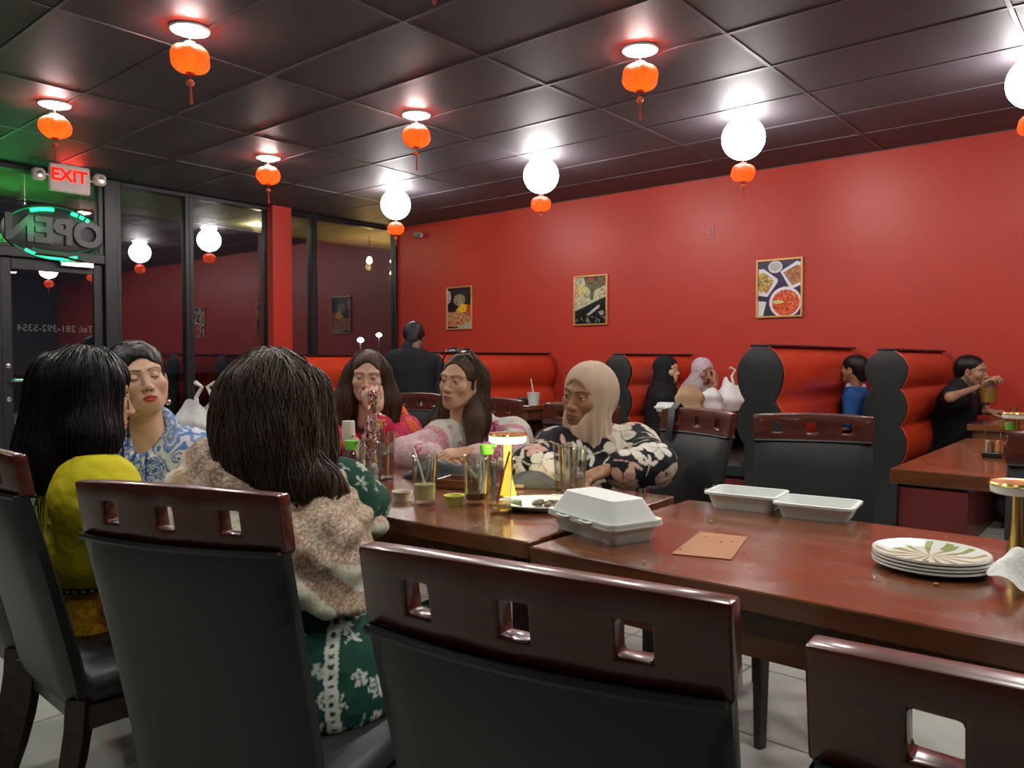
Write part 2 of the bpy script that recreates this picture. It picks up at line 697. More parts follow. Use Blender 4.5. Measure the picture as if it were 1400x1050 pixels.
for px, py, D, lb in ((493, 465, 30, 'parking lot lamp outside on a pale pole, left one of three'),
                      (518, 458, 34, 'parking lot lamp outside, highest of the three small lights'),
                      (532, 491, 26, 'parking lot lamp outside, lowest light behind the man in black')):
    q = P(px, py, D)
    t = thing('parking_lamp', lb, 'lamp', (q[0], q[1], -.07), 0, 'parking lot lamps outside')
    zz = q[2] + .07
    MB().lathe([(0, -.1), (.11, -.05), (.13, .02), (.06, .09), (0, .1)], 14, (0, 0, zz)).build('lamp_head', M_PLAMP, t, smooth=True)
    MB().tube([(0, 0, 0), (0, 0, zz - .08)], .035, 8).build('pole', mat('pale_pole', (.3, .3, .3), .5), t)

# ================================================================ booths
def booth_profile(bulges, w, wt, top):
    """half profile from the top down: list of (x, z)"""
    pts = [(wt * .5, top)]
    z = top
    for k, h in enumerate(bulges):
        n = 9
        for i in range(1, n + 1):
            t = i / n
            base = wt * .62 if k == 0 and t < .5 else w * .62
            x = base + (w - base) * math.sin(PI * t) ** .75
            if i == n:
                x = w * .62
            pts.append((x, z - h * t))
        z -= h
    return pts


def booth(label, X, y0, y1, bulges, w, top, seat_z=.46, sides=(1, -1), right=True):
    t = thing('booth_bench', label, 'booth bench', (X, y0, 0), 0, 'red and black booth benches')
    Lh = y1 - y0
    pr = booth_profile(bulges, w, w * .55, top)
    zb = pr[-1][1]
    for s in (1, -1):
        m = MB()
        n = len(pr)
        ys = [.035, .06, .12, Lh * .5, Lh - .14, Lh - .05, Lh - .01]
        def fn(u, v):
            i = int(round(u * (n - 1)))
            j = int(round(v * (len(ys) - 1)))
            x, z = pr[i]
            e = (0, .0, .0, 0, 0, .0, .05)[j]
            return (s * max(.02, x - e * .8), ys[j], z - (e if i < 4 else 0))
        m.grid(fn, n, len(ys))
        m.build('back_cushion', M_REDV, t, smooth=True, angle=75)
        if s in sides:
            m = MB().box((s * (w * .62 + .22), Lh / 2 + .02, seat_z - .06), (.46, Lh - .05, .12), .03)
            m.build('seat_cushion', M_VINYL, t, smooth=True)
            MB().box((s * (w * .62 + .2), Lh / 2 + .02, (seat_z - .12) / 2 + .002), (.4, Lh - .06, seat_z - .125)).build(
                'base', mat('dark_red_laminate', (.12, .012, .012), .35, noise=(4, (.09, .01, .01))), t)
    poly = [(x + .006, z) for x, z in pr] + [(w * .6, .0)]
    poly = [(-x, z) for x, z in poly][::-1] + poly
    MB().prism(poly, 0, .04, axis=1).build('end_panel', M_VINYL, t, bevel=.006)
    MB().prism([(x * .8, z - (.004 if z > .05 else 0)) for x, z in poly], .05, Lh - .02, axis=1).build('core', M_BLACK, t)
    MB().box((0, Lh / 2, top + .008), (w * 1.05, Lh - .06, .016), .005).build('top_trim', M_BLACK, t)
    m = MB()
    for s in (1, -1):
        m.tube([(s * (x + .004), .036, z) for x, z in pr] + [(s * w * .6, .036, seat_z - .1)], .007, 6)
    m.build('piping', M_REDV, t, smooth=True)
    return t


XA, XD, XC, XB_, XE_ = -2.11, -1.41, -3.62, -5.38, -7.15
booth('red booth bench nearest the camera, with one large rounded bulge above the black chairs', XA, 5.12, YW - .02, [.37, .3], .155, 1.265, sides=(-1,))
booth('red booth bench with three bulges, the one the man in black tee sits on', XD, 5.5, YW - .02, [.25, .24, .26], .125, 1.235, sides=(1, -1))
booth('red booth bench with two women in headscarves on it', XC, 5.72, YW - .02, [.27, .26, .24], .13, 1.215)
booth('wide red booth bench behind the woman with sunglasses on her hair', XB_, 5.22, YW - .02, [.36, .32], .155, 1.235)
booth('red booth bench in the window corner, farthest from the camera', XE_, 4.95, YW - .02, [.34, .32], .15, 1.215)


# ================================================================ tables
def table(label, x0, x1, y0, y1, rz=0, pivot=None, z=.76, legs=True, group='dark wood dining tables', apron=True, edge=.042, pedestal=False):
    px, py = pivot if pivot else ((x0 + x1) / 2, (y0 + y1) / 2)
    t = thing('dining_table', label, 'table', (px, py, 0), rz, group)
    cx, cy = (x0 + x1) / 2 - px, (y0 + y1) / 2 - py
    w, d = x1 - x0, y1 - y0
    MB().box((cx, cy, z - edge / 2), (w, d, edge), .003).build('tabletop', M_WOODT, t)
    if apron:
        a = MB()
        for s in (-1, 1):
            a.box((cx, cy + s * (d / 2 - .035), z - edge - .045), (w - .09, .022, .09))
            a.box((cx + s * (w / 2 - .035), cy, z - edge - .045), (.022, d - .09, .09))
        a.build('apron', M_WOODE, t)
    if legs:
        for sx in (-1, 1):
            for sy in (-1, 1):
                l = MB()
                X, Y = cx + sx * (w / 2 - .05), cy + sy * (d / 2 - .05)
                l.lathe([(.024, 0), (.036, z - edge - .09), (.036, z - edge)], 4, (X, Y, 0))
                l.build('leg', M_WOODL, t)
    if pedestal:
        MB().lathe([(.05, .03), (.045, .08), (.045, z - edge - .02), (.1, z - edge)], 16, (cx, cy, 0)).build('column', M_BLACK, t, smooth=True)
        MB().box((cx, cy, .016), (min(.6, w * .7), .09, .03), .008).box((cx, cy, .0165), (.09, min(.6, d * .7), .029), .008).build('foot', M_BLACK, t)
    return t


TAB_A = table('long wooden table in front with open foam box and plate stack on it', -1.085, .14, 1.355, 2.115)
TAB_B = table('wooden table with the drinking glasses and lit gold lamp', -2.33, -1.113, 1.385, 2.14, math.radians(2.5), (-1.113, 1.385))
TAB_C = table('wooden table between the two groups of women at far left, mostly hidden', -3.56, -2.345, 1.33, 2.09, math.radians(2.5), (-2.34, 1.33))
TAB_D = table('bare reddish table behind the front table at right, before the man drinking', -.805, .36, 3.22, 4.72, pedestal=True, legs=False, apron=False, edge=.055)
TAB_E = table('booth table in front of the man drinking, against the red wall', -.98, -.2, 5.75, 7.02, pedestal=True, legs=False)
TAB_F = table('booth table with paper bag and white carrier bags', -3.12, -2.66, 5.55, 6.98, pedestal=True, legs=False)
TAB_G = table('booth table behind the woman in black floral top, with white cup', -4.98, -4.36, 5.45, 6.98, pedestal=True, legs=False)


# ================================================================ chairs
def rail_mesh():
    W, H, T, hs = .43, .089, .03, .036
    us = sorted({-W / 2, W / 2, *[c + s * hs / 2 for c in (-.125, 0, .125) for s in (-1, 1)], *np.linspace(-W / 2, W / 2, 9)})
    us = [u for i, u in enumerate(us) if i == 0 or u - us[i - 1] > .004]
    vs = [0, .027, .027 + hs, H]
    hole = lambda i, j: j == 1 and any(abs((us[i] + us[i + 1]) / 2 - c) < hs / 2 for c in (-.125, 0, .125))
    def pos(u, v, k):
        bow = -.022 * (1 - (2 * u / W) ** 2)
        lean = -.30 - .17 * (v - .048)
        return (u, lean + bow + (T / 2 if k else -T / 2), .891 + v + .008 * (1 - (2 * u / W) ** 2) * (1 if v > .08 else 0))
    V, idx, F = [], {}, []
    for k in (0, 1):
        for i, u in enumerate(us):
            for j, v in enumerate(vs):
                idx[k, i, j] = len(V)
                V.append(pos(u, v, k))
    nu, nv = len(us) - 1, len(vs) - 1
    ok = lambda i, j: 0 <= i < nu and 0 <= j < nv and not hole(i, j)
    for i in range(nu):
        for j in range(nv):
            if not ok(i, j):
                continue
            F.append([idx[0, i, j], idx[0, i + 1, j], idx[0, i + 1, j + 1], idx[0, i, j + 1]])
            F.append([idx[1, i, j], idx[1, i, j + 1], idx[1, i + 1, j + 1], idx[1, i + 1, j]])
            for di, dj, a, b in ((-1, 0, (i, j), (i, j + 1)), (1, 0, (i + 1, j), (i + 1, j + 1)), (0, -1, (i, j), (i + 1, j)), (0, 1, (i, j + 1), (i + 1, j + 1))):
                if not ok(i + di, j + dj):
                    F.append([idx[(0,) + a], idx[(0,) + b], idx[(1,) + b], idx[(1,) + a]])
    return MB().add(V, F)


def make_chair(label):
    t = thing('dining_chair', label, 'chair', (0, 0, 0), 0, 'black vinyl dining chairs with slotted wooden rails')
    rail_mesh().build('top_rail', M_WOODC, t, bevel=.0045)
    # upholstered back, follows the same bow and lean
    def back(b0, b1, th, grow=0):
        m = MB()
        nu, nv = 13, 12
        V = []
        for side in (0, 1):
            for i in range(nu):
                for j in range(nv):
                    u = -.5 + i / (nu - 1)
                    v = j / (nv - 1)
                    x = u * (.423 + grow) * (1 - .025 * (1 - v))
                    z = b0 + (b1 - b0) * v
                    bow = -.022 * (1 - (2 * u) ** 2) * v
                    lean = -.19 - .108 * ((z - .42) / .47) ** 1.15 if z > .42 else -.19
                    ed = min(1, (min(.5 - abs(u), .12) / .12)) ** .45 * min(1, min(v + .02, 1.02 - v, .1) / .1) ** .45
                    V.append((x, lean + bow + (1 if side else -1) * th / 2 * (.35 + .65 * ed), z))
        F = []
        N = nu * nv
        for i in range(nu - 1):
            for j in range(nv - 1):
                a = i * nv + j
                F += [(a, a + nv, a + nv + 1, a + 1), (N + a, N + a + 1, N + a + nv + 1, N + a + nv)]
        for i in range(nu - 1):
            for j in (0, nv - 1):
                a = i * nv + j
                F.append((a, a + nv, N + a + nv, N + a))
        for j in range(nv - 1):
            for i in (0, nu - 1):
                a = i * nv + j
                F.append((a, a + 1, N + a + 1, N + a))
        return m.add(V, F)
    bk = back(.40, .890, .056).build('backrest', M_VINYL, t, smooth=True, angle=60)
    pp = MB()
    loop = []
    for sgn in (-1, 1):
        for k in range(11):
            u = (-.5 + k / 10) * -sgn
            loop.append((u * .412, -.297 - .022 * (1 - (2 * u) ** 2) + sgn * .019, .890))
    loop.append(loop[0])
    pp.tube(loop, .0055, 6, cap=False).build('piping', M_VINYL, bk, smooth=True)
    MB().box((0, .02, .435), (.44, .43, .075), .026).build('seat', M_VINYL, t, smooth=True, angle=80)
    fr = MB()
    for s in (-1, 1):
        fr.box((s * .195, .01, .375), (.024, .38, .055), .003)
    fr.box((0, .2, .375), (.4, .022, .055), .003).box((0, -.18, .375), (.39, .024, .055), .003)
    fr.build('seat_frame', M_WOODL, t)
    for s in (-1, 1):
        MB().lathe([(.019, 0), (.03, .40)], 4, (s * .185, .19, 0)).build('leg', M_WOODL, t)
        pts = [(s * .187, -.19 - .12 * ((1 - k / 6) ** 1.8), .42 * k / 6) for k in range(7)]
        MB().tube(pts, [.023, .024, .026, .028, .03, .031, .031], 4).build('leg', M_WOODL, t)
    for o in kids(t) + kids(bk):
        for v in o.data.vertices:
            v.co.x *= .93
    return t


def at_mid(mx, my, phi):
    """seat centre from the middle of the top rail and the facing angle"""
    c, s = math.cos(phi), math.sin(phi)
    return (mx - s * .30, my + c * .30, 0)


CH = make_chair('dark wood and black vinyl chair, front centre, its slotted rail closest to the viewer')
CH.location, CH.rotation_euler[2] = at_mid(-.468, .585, math.radians(10)), math.radians(10)
D2 = math.radians
for mx, my, a, lb in ((-1.185, .60, 20, 'black chair holding the woman in the beige shawl'),
                      (.006, .585, 5, 'black chair at the bottom right corner, mostly cut off by the frame'),
                      (-2.03, .595, -2, 'black chair at far left under the woman in yellow'),
                      (-2.49, .62, -3, 'black chair at the very left edge, only a sliver of it in view'),
                      (-.955, 2.79, 203, 'black chair across the table, empty, right behind the open foam box'),
                      (-1.40, 2.785, 158, 'empty black chair with a bag strap over its rail'),
                      (-1.96, 2.80, 178, 'black chair under the woman in the floral top'),
                      (-.131, 2.52, 180, 'black chair across the table at the right edge of the picture'),
                      (-2.58, 2.92, 176, 'black chair under the woman with sunglasses on her hair'),
                      (-3.25, 3.05, 184, 'black chair under the woman in pink and red')):
    ph = D2(a)
    dup(CH, at_mid(mx, my, ph), ph, lb)

# ================================================================ ceiling lights and lanterns
def globe_mat():
    m = mat('white_lattice_globe', (.9, .9, .9), .3, emit=(1, .97, .95), es=1)
    nt = m.node_tree
    b = nt.nodes['Principled BSDF']
    L = nt.links.new
    tc = nd(nt, 'ShaderNodeTexCoord')
    v = nd(nt, 'ShaderNodeTexVoronoi')
    v.inputs['Scale'].default_value = 42
    L(tc.outputs['Object'], v.inputs['Vector'])
    r = nd(nt, 'ShaderNodeValToRGB')
    r.color_ramp.elements[0].position = .16
    r.color_ramp.elements[0].color = (.05, .05, .05, 1)
    r.color_ramp.elements[1].position = .34
    r.color_ramp.elements[1].color = (1, 1, 1, 1)
    L(v.outputs['Distance'], r.inputs[0])
    mr = nd(nt, 'ShaderNodeMapRange')
    mr.inputs[3].default_value = 1.0
    mr.inputs[4].default_value = 22.0
    L(r.outputs[0], mr.inputs[0])
    L(mr.outputs[0], b.inputs['Emission Strength'])
    return m


M_GLOBE = globe_mat()
M_TRIM = mat('white_trim', (.8, .8, .8), .4, noise=(20, (.74, .74, .74)))
M_DISC = mat('lit_ceiling_disc', (1, 1, 1), .4, emit=(1, .96, .96), es=24)
M_LENS = mat('lit_downlight_lens', (1, 1, 1), .4, emit=(1, .96, .93), es=260)
M_PAPER = mat('red_lantern_paper', (.8, .06, .02), .55, noise=(30, (.7, .04, .015)), trans=0)
M_TASSEL = mat('orange_red_tassel', (.6, .07, .03), .7, noise=(60, (.45, .04, .02)))
M_BEAD = mat('orange_bead', (.7, .18, .06), .4, noise=(60, (.6, .12, .04)))


def paper_mat():
    m = M_PAPER
    nt = m.node_tree
    b = nt.nodes['Principled BSDF']
    t = nd(nt, 'ShaderNodeBsdfTranslucent')
    t.inputs[0].default_value = (1, .37, .085, 1)
    mx = nd(nt, 'ShaderNodeMixShader')
    mx.inputs[0].default_value = .5
    out = [n for n in nt.nodes if n.type == 'OUTPUT_MATERIAL'][0]
    nt.links.new(b.outputs[0], mx.inputs[1])
    nt.links.new(t.outputs[0], mx.inputs[2])
    nt.links.new(mx.outputs[0], out.inputs[0])


paper_mat()


def lantern_parts(t, R, H, zc, zend, seed):
    """pleated paper lantern of radius R, half height H with gold caps, bead and tassel; z is measured down from the ceiling"""
    rn = random.Random(seed)
    ng = 14
    ph = rn.random() * 6
    def fn(u, v):
        th = 2 * PI * u
        la = -PI / 2 + PI * v
        rr = R * (math.cos(la) ** .75 if abs(math.cos(la)) > 1e-6 else 0)
        pl = 1 - .09 * abs(math.sin(ng * th / 2)) + .05 * math.sin(2 * th + ph) * math.cos(la)
        return (rr * pl * math.cos(th), rr * pl * math.sin(th), zc + H * math.sin(la) + .008 * math.sin(5 * th + ph) * math.cos(la))
    MB().grid(fn, ng * 4 + 1, 15).build('paper_body', M_PAPER, t, smooth=True)
    c = MB()
    c.lathe([(0, zc + H + .012), (R * .28, zc + H + .01), (R * .3, zc + H - .004), (0, zc + H - .006)], 14)
    c.build('end_cap', M_TASSEL, t, smooth=True)
    c = MB()
    c.lathe([(0, zc - H - .012), (R * .24, zc - H - .01), (R * .26, zc - H + .004), (0, zc - H + .006)], 14)
    c.build('end_cap', M_TASSEL, t, smooth=True)
    zb = zc - H - .3 * (zc - H - zend)
    MB().lathe([(0, zb - .02), (.014, zb - .014), (.021, zb), (.014, zb + .014), (0, zb + .02)], 12).build('bead', M_BEAD, t, smooth=True)
    s = MB().tube([(0, 0, zc - H), (.002, .001, zb), (0, 0, zb - .02)], .0022, 5)
    s.tube([(0, 0, zb - .018), (.003, 0, (zb + zend) / 2), (.002 + .004 * rn.random(), 0, zend + .01), (.004, 0, zend)], [.004, .006, .008, .005], 7)
    s.build('tassel', M_TASSEL, t, smooth=True)


def hang_offset(t):
    return t


GL = [(-6.09, 5.4, 'white lattice globe light with small red lantern, farthest from the camera near the corner'),
      (-4.17, 5.36, 'white lattice globe light with small red lantern, above the second food picture'),
      (-2.36, 5.40, 'white lattice globe light with small red lantern, largest in full view above the right picture'),
      (-.60, 5.37, 'white lattice globe light at the right edge, mostly cut off')]
for i, (x, y, lb) in enumerate(GL):
    t = thing('globe_pendant', lb, 'ceiling light', (x, y, CEIL), 0, 'white globe lights')
    MB().lathe([(0, -.03), (.085, -.028), (.1, -.012), (.1, -.001), (0, 0)], 24).build('ceiling_rose', M_DISC, t, smooth=True)
    R = .152
    MB().lathe([(R * math.cos(a), -.165 + R * math.sin(a)) for a in np.linspace(-PI / 2, PI / 2, 17)], 28).build('globe', M_GLOBE, t, smooth=True)
    MB().tube([(0, 0, -.315), (0, 0, -.36)], .004, 6).build('cord', M_TASSEL, t)
    lantern_parts(t, .085, .062, -.41, -.585, i)
RL = [(-6.0, 3.86, 'red paper lantern under a round ceiling light, beside the red column'),
      (-4.14, 3.87, 'red paper lantern under a round ceiling light, in the middle of the ceiling'),
      (-2.31, 3.88, 'red paper lantern under a round ceiling light, near the top right'),
      (-5.87, 2.12, 'red paper lantern under a round ceiling light, above the exit sign'),
      (-4.0, 2.11, 'red paper lantern under a round ceiling light, largest one at upper left'),
      (-2.17, 2.12, 'red paper lantern at the top edge with only its tassel in the picture')]
for i, (x, y, lb) in enumerate(RL):
    t = thing('red_lantern', lb, 'lantern', (x, y, CEIL), 0, 'red paper lanterns under ceiling lights')
    MB().lathe([(.075, -.012), (.098, -.012), (.104, -.004), (.104, -.001), (.075, 0)], 28).build('light_trim', M_TRIM, t, smooth=True)
    MB().lathe([(0, -.032), (.03, -.031), (.06, -.024), (.074, -.012), (.074, -.002), (0, -.0015)], 24).build('light_lens', M_LENS, t, smooth=True)
    MB().tube([(0, 0, -.03), (0, 0, -.075)], .0022, 5).build('cord', M_TASSEL, t)
    lantern_parts(t, .1, .076, -.158, -.40, 20 + i)

# ================================================================ signs
M_SIGN = mat('exit_sign_plastic', (.75, .62, .58), .45, noise=(15, (.7, .57, .53)))
M_EXIT = mat('lit_red_letters', (.35, .004, .002), .6, spec=.05, emit=(1, .008, .003), es=1.3)
XS = XW + .32
a0, a1 = onx(66, 222, XS), onx(122, 231, XS)
b0 = onx(121, 268, XS)
sy, sw, sz, sh = (a0[1] + a1[1]) / 2, a1[1] - a0[1], (a1[2] + b0[2]) / 2, a1[2] - b0[2]
t = thing('exit_sign', 'lit red EXIT sign with two emergency lamp heads under the ceiling', 'sign', (XS, sy, sz))
MB().box((0, 0, 0), (.05, sw, sh), .012).build('housing', M_SIGN, t, smooth=True)
R4 = Matrix(((0, 0, 1, .0255), (1, 0, 0, -.01), (0, 1, 0, .02), (0, 0, 0, 1)))
text_mesh('letters', 'EXIT', sh * .6, .002, M_EXIT, t, R4, font_bold=.004)
MB().box((0, .01, sh / 2 + .014), (.06, .16, .034), .004).build('ceiling_mount', M_SIGN, t)
MB().tube([(0, .01, sh / 2 + .02), (0, .01, CEIL - sz)], .012, 8).build('stem', M_SIGN, t)
for s in (-1, 1):
    yy = s * (sw / 2 + .085)
    h = MB().box((.01, yy, .035 if s > 0 else -.0), (.08, .105, .105), .022)
    hd_ = h.build('lamp_head', M_SIGN, t, smooth=True)
    MB().lathe([(0, 0), (.03, .002), (.036, .01), (.036, .018)], 16, (.052, yy, .035 if s > 0 else 0), R=[[0, 0, -1], [0, 1, 0], [1, 0, 0]]).build(
        'reflector', M_CHROME, hd_, smooth=True)
    MB().tube([(0, s * sw / 2, .01), (0, yy, .02)], .011, 8).build('bracket', M_SIGN, t)
l = bpy.data.lights.new('exit_glow', 'AREA')
l.size, l.energy, l.color = .2, .7, (1, .05, .03)
o = bpy.data.objects.new('exit_glow', l)
o.parent = t
o.location = (.05, 0, .03)
o.rotation_euler = (0, -PI / 2, 0)
COL.objects.link(o)

# OPEN neon in the transom, seen from behind so the word runs backwards
M_NEON = mat('green_neon', (.05, .6, .25), .3, emit=(.02, 1, .3), es=1.6)
M_NEOND = mat('green_tube_dim', (.02, .16, .08), .25, noise=(30, (.03, .2, .1)))
M_OFF = mat('unlit_grey_letter', (.045, .043, .045), .35, noise=(20, (.035, .035, .035)))
M_BACKER = mat('sign_backer', (.022, .022, .024), .3, noise=(20, (.03, .03, .03)))
XN = XW + .07
q0, q1 = onx(4, 320, XN), onx(140, 320, XN)
top_, bot_ = onx(70, 279, XN), onx(70, 356, XN)
cy_, cz_ = (q0[1] + q1[1]) / 2, (top_[2] + bot_[2]) / 2
ow, oh = (q1[1] - q0[1]), (top_[2] - bot_[2])
t = thing('open_sign', 'oval OPEN neon sign with green arcs, seen backwards over the door', 'sign', (XN, cy_, cz_))
el = [(ow * .52 * math.cos(a), oh * .5 * math.sin(a)) for a in np.linspace(0, 2 * PI, 40, endpoint=False)]
MB().prism([(y, z) for y, z in el], -.03, -.012, axis=0).build('backer', M_BACKER, t, bevel=.006)
# a viewer inside looks along -X with +Y to the right: mirrored text means flipping y
R4 = Matrix(((0, 0, 1, .004), (-1, 0, 0, .0), (0, 1, 0, .0), (0, 0, 0, 1)))
text_mesh('letters', 'OPEN', oh * .62, .012, M_OFF, t, R4, font_bold=.012)
def arc(a0, a1, rx, rz, x=.012, n=16, dz=0, dy=0):
    return [(x, dy + rx * math.cos(a), dz + rz * math.sin(a)) for a in np.linspace(a0, a1, n)]
n1 = MB()
for u0, u1 in ((2.12, 1.95), (1.92, 1.78), (1.75, 1.6), (1.2, 1.05), (.98, .88), (.8, .72)):
    n1.tube(arc(u0, u1, ow * .46, oh * .40), .017, 8)
n1.tube(arc(4.0, 5.2, ow * .46, oh * .46), .013, 8)
n1.build('lit_tube', M_NEON, t, smooth=True)
n1 = MB().tube(arc(2.6, .5, ow * .49, oh * .45, .006), .009, 8)
n1.tube(arc(4.2, 5.6, ow * .47, oh * .36, .006), .008, 8).tube(arc(3.75, 5.75, ow * .5, oh * .48, .004), .008, 8)
n1.build('unlit_tube', M_NEOND, t, smooth=True)
for s in (-1, 1):
    MB().tube([(-.02, s * ow * .28, oh * .38), (-.02, s * ow * .28, CEIL - cz_ - .05)], .002, 5).build('hanging_chain', M_CHROME, t)
l = bpy.data.lights.new('neon_glow', 'POINT')
l.color, l.energy, l.shadow_soft_size = (.05, 1, .3), 1.2, .1
o = bpy.data.objects.new('neon_glow', l)
o.parent = t
o.location = (.1, -ow * .2, oh * .1)
COL.objects.link(o)

# ================================================================ pictures on the red wall
M_PRINT = mat('glossy_print', (1, 1, 1), .25, vcol=True, coat=.4)


def print_mesh(W, H, img):
    ny, nx = img.shape[:2]
    xs, zs = np.linspace(-W / 2, W / 2, nx + 1), np.linspace(H / 2, -H / 2, ny + 1)
    V, F, C = [], [], []
    for j in range(ny):
        for i in range(nx):
            o = len(V)
            V += [(xs[i], 0, zs[j]), (xs[i + 1], 0, zs[j]), (xs[i + 1], 0, zs[j + 1]), (xs[i], 0, zs[j + 1])]
            F.append((o + 3, o + 2, o + 1, o))
            C += [img[j, i]] * 4
    return V, F, np.array(C)


def noise2(ny, nx, s, seed):
    r = np.random.default_rng(seed)
    a, b = int(ny / s) + 2, int(nx / s) + 2
    g = r.random((a + 1, b + 1))
    y, x = np.mgrid[0:ny, 0:nx] / s
    yi, xi = y.astype(int), x.astype(int)
    fy, fx = y - yi, x - xi
    fy, fx = fy * fy * (3 - 2 * fy), fx * fx * (3 - 2 * fx)
    return (g[yi, xi] * (1 - fy) * (1 - fx) + g[yi + 1, xi] * fy * (1 - fx) + g[yi, xi + 1] * (1 - fy) * fx + g[yi + 1, xi + 1] * fy * fx)


def lin(c):
    c = np.asarray(c, float) / 255
    return np.where(c < .04045, c / 12.92, ((c + .055) / 1.055) ** 2.4)


def food(shape, cols, seed, s=3.0):
    ny, nx = shape
    n = noise2(ny, nx, s, seed) * .6 + noise2(ny, nx, s * .5, seed + 1) * .4
    n = (n - n.min()) / (n.max() - n.min())
    k = np.clip((n * len(cols) * 1.15 - .1).astype(int), 0, len(cols) - 1)
    return lin(np.array(cols))[k]


ny, nx = 96, 78
yy, xx = np.mgrid[0:ny, 0:nx] + .5
yy, xx = yy / ny, xx / nx


def blend(img, m, c):
    img[m] = c if np.ndim(c) == 1 else c[m]


def poly_mask(pts):
    m = np.zeros_like(xx, bool)
    n = len(pts)
    for i in range(n):
        (x0, y0), (x1, y1) = pts[i], pts[(i + 1) % n]
        c = ((y0 > yy) != (y1 > yy)) & (xx < (x1 - x0) * (yy - y0) / (y1 - y0 + 1e-9) + x0)
        m ^= c
    return m


def el_mask(cx, cy, rx, ry):
    return ((xx - cx) / rx) ** 2 + ((yy - cy) / ry) ** 2 < 1


# right picture: four dishes on a dark table
A = np.tile(lin((58, 52, 78)), (ny, nx, 1)) * (.8 + .4 * noise2(ny, nx, 9, 3)[..., None])
blend(A, poly_mask([(0, .14), (.12, .13), (.47, .34), (.45, .4), (.22, .65), (.0, .62)]), lin((225, 218, 225)))
blend(A, poly_mask([(0, .22), (.14, .2), (.38, .36), (.22, .58), (.0, .55)]), food((ny, nx), [(120, 150, 60), (210, 200, 80), (190, 120, 70), (70, 110, 60), (235, 225, 140)], 5))
blend(A, el_mask(.4, .11, .165, .11), lin((215, 210, 205)))
blend(A, el_mask(.4, .105, .13, .08), lin((178, 178, 172)))
blend(A, poly_mask([(.52, .2), (.9, .03), (1, .06), (1, .46), (.8, .52), (.72, .48)]), lin((228, 222, 230)))
blend(A, poly_mask([(.58, .22), (.9, .1), (1, .12), (1, .41), (.8, .46)]), food((ny, nx), [(120, 70, 40), (175, 120, 70), (150, 80, 70), (200, 150, 90), (120, 60, 60)], 7))
blend(A, el_mask(.64, .76, .37, .28), lin((232, 224, 228)))
blend(A, el_mask(.65, .77, .32, .235), food((ny, nx), [(190, 60, 30), (225, 90, 40), (170, 40, 40), (235, 140, 60), (200, 70, 80), (215, 60, 30)], 9))
blend(A, el_mask(.47, .75, .13, .035), lin((205, 200, 120)))
blend(A, poly_mask([(0, .72), (.2, .74), (.12, 1), (0, 1)]), lin((220, 216, 212)))
# middle picture: pale sauce over a slanting dark lower half
B = food((ny, nx), [(150, 140, 105), (190, 180, 150), (205, 198, 172), (165, 150, 110), (215, 205, 180)], 11, 9)
blend(B, el_mask(.2, .27, .13, .12), food((ny, nx), [(200, 170, 70), (220, 205, 130)], 12))
blend(B, poly_mask([(.28, 0), (1, 0), (1, .18), (.62, .3), (.58, .5), (.5, .5), (.48, .28), (.34, .16)]), food((ny, nx), [(95, 80, 62), (120, 98, 78), (80, 66, 50)], 13, 6))
blend(B, poly_mask([(.4, .04), (.6, .03), (.58, .08), (.42, .08)]), lin((190, 60, 45)))
blend(B, poly_mask([(0, .72), (1, .43), (1, 1), (0, 1)]), food((ny, nx), [(28, 22, 26), (34, 28, 30), (24, 20, 22)], 14))
blend(B, poly_mask([(.36, .81), (.72, .62), (.8, .6), (.78, .66), (.46, .82)]), lin((190, 184, 175)))
blend(B, poly_mask([(.74, .75), (.9, .72), (.94, .8), (.82, .83)]), lin((150, 150, 150)))
blend(B, (yy > .84) & (noise2(ny, nx, 4, 15) > .68), lin((120, 110, 100)))
# left picture: fried food heaped before a dark ground with a yellow wedge
Cc = np.tile(lin((38, 26, 30)), (ny, nx, 1)) * (.8 + .5 * noise2(ny, nx, 8, 21)[..., None])
blend(Cc, poly_mask([(0, .05), (.12, .08), (.16, .3), (.0, .4)]), food((ny, nx), [(200, 180, 185), (150, 120, 130)], 22))
blend(Cc, el_mask(.5, .3, .24, .15), food((ny, nx), [(150, 135, 110), (110, 95, 60), (175, 160, 130)], 23))
blend(Cc, el_mask(.9, .55, .2, .12), lin((200, 80, 30)))
blend(Cc, poly_mask([(.36, .55), (.6, .4), (.82, .42), (.78, .6), (.5, .64)]), food((ny, nx), [(220, 170, 20), (235, 195, 40)], 24))
blend(Cc, poly_mask([(0, .6), (.4, .58), (.95, .68), (1, .9), (.6, .98), (.0, .95)]), food((ny, nx), [(150, 90, 50), (190, 120, 70), (215, 165, 120), (120, 60, 40), (200, 110, 80)], 25, 4))
blend(Cc, poly_mask([(.5, .95), (1, .86), (1, 1), (.4, 1)]), lin((165, 160, 160)))

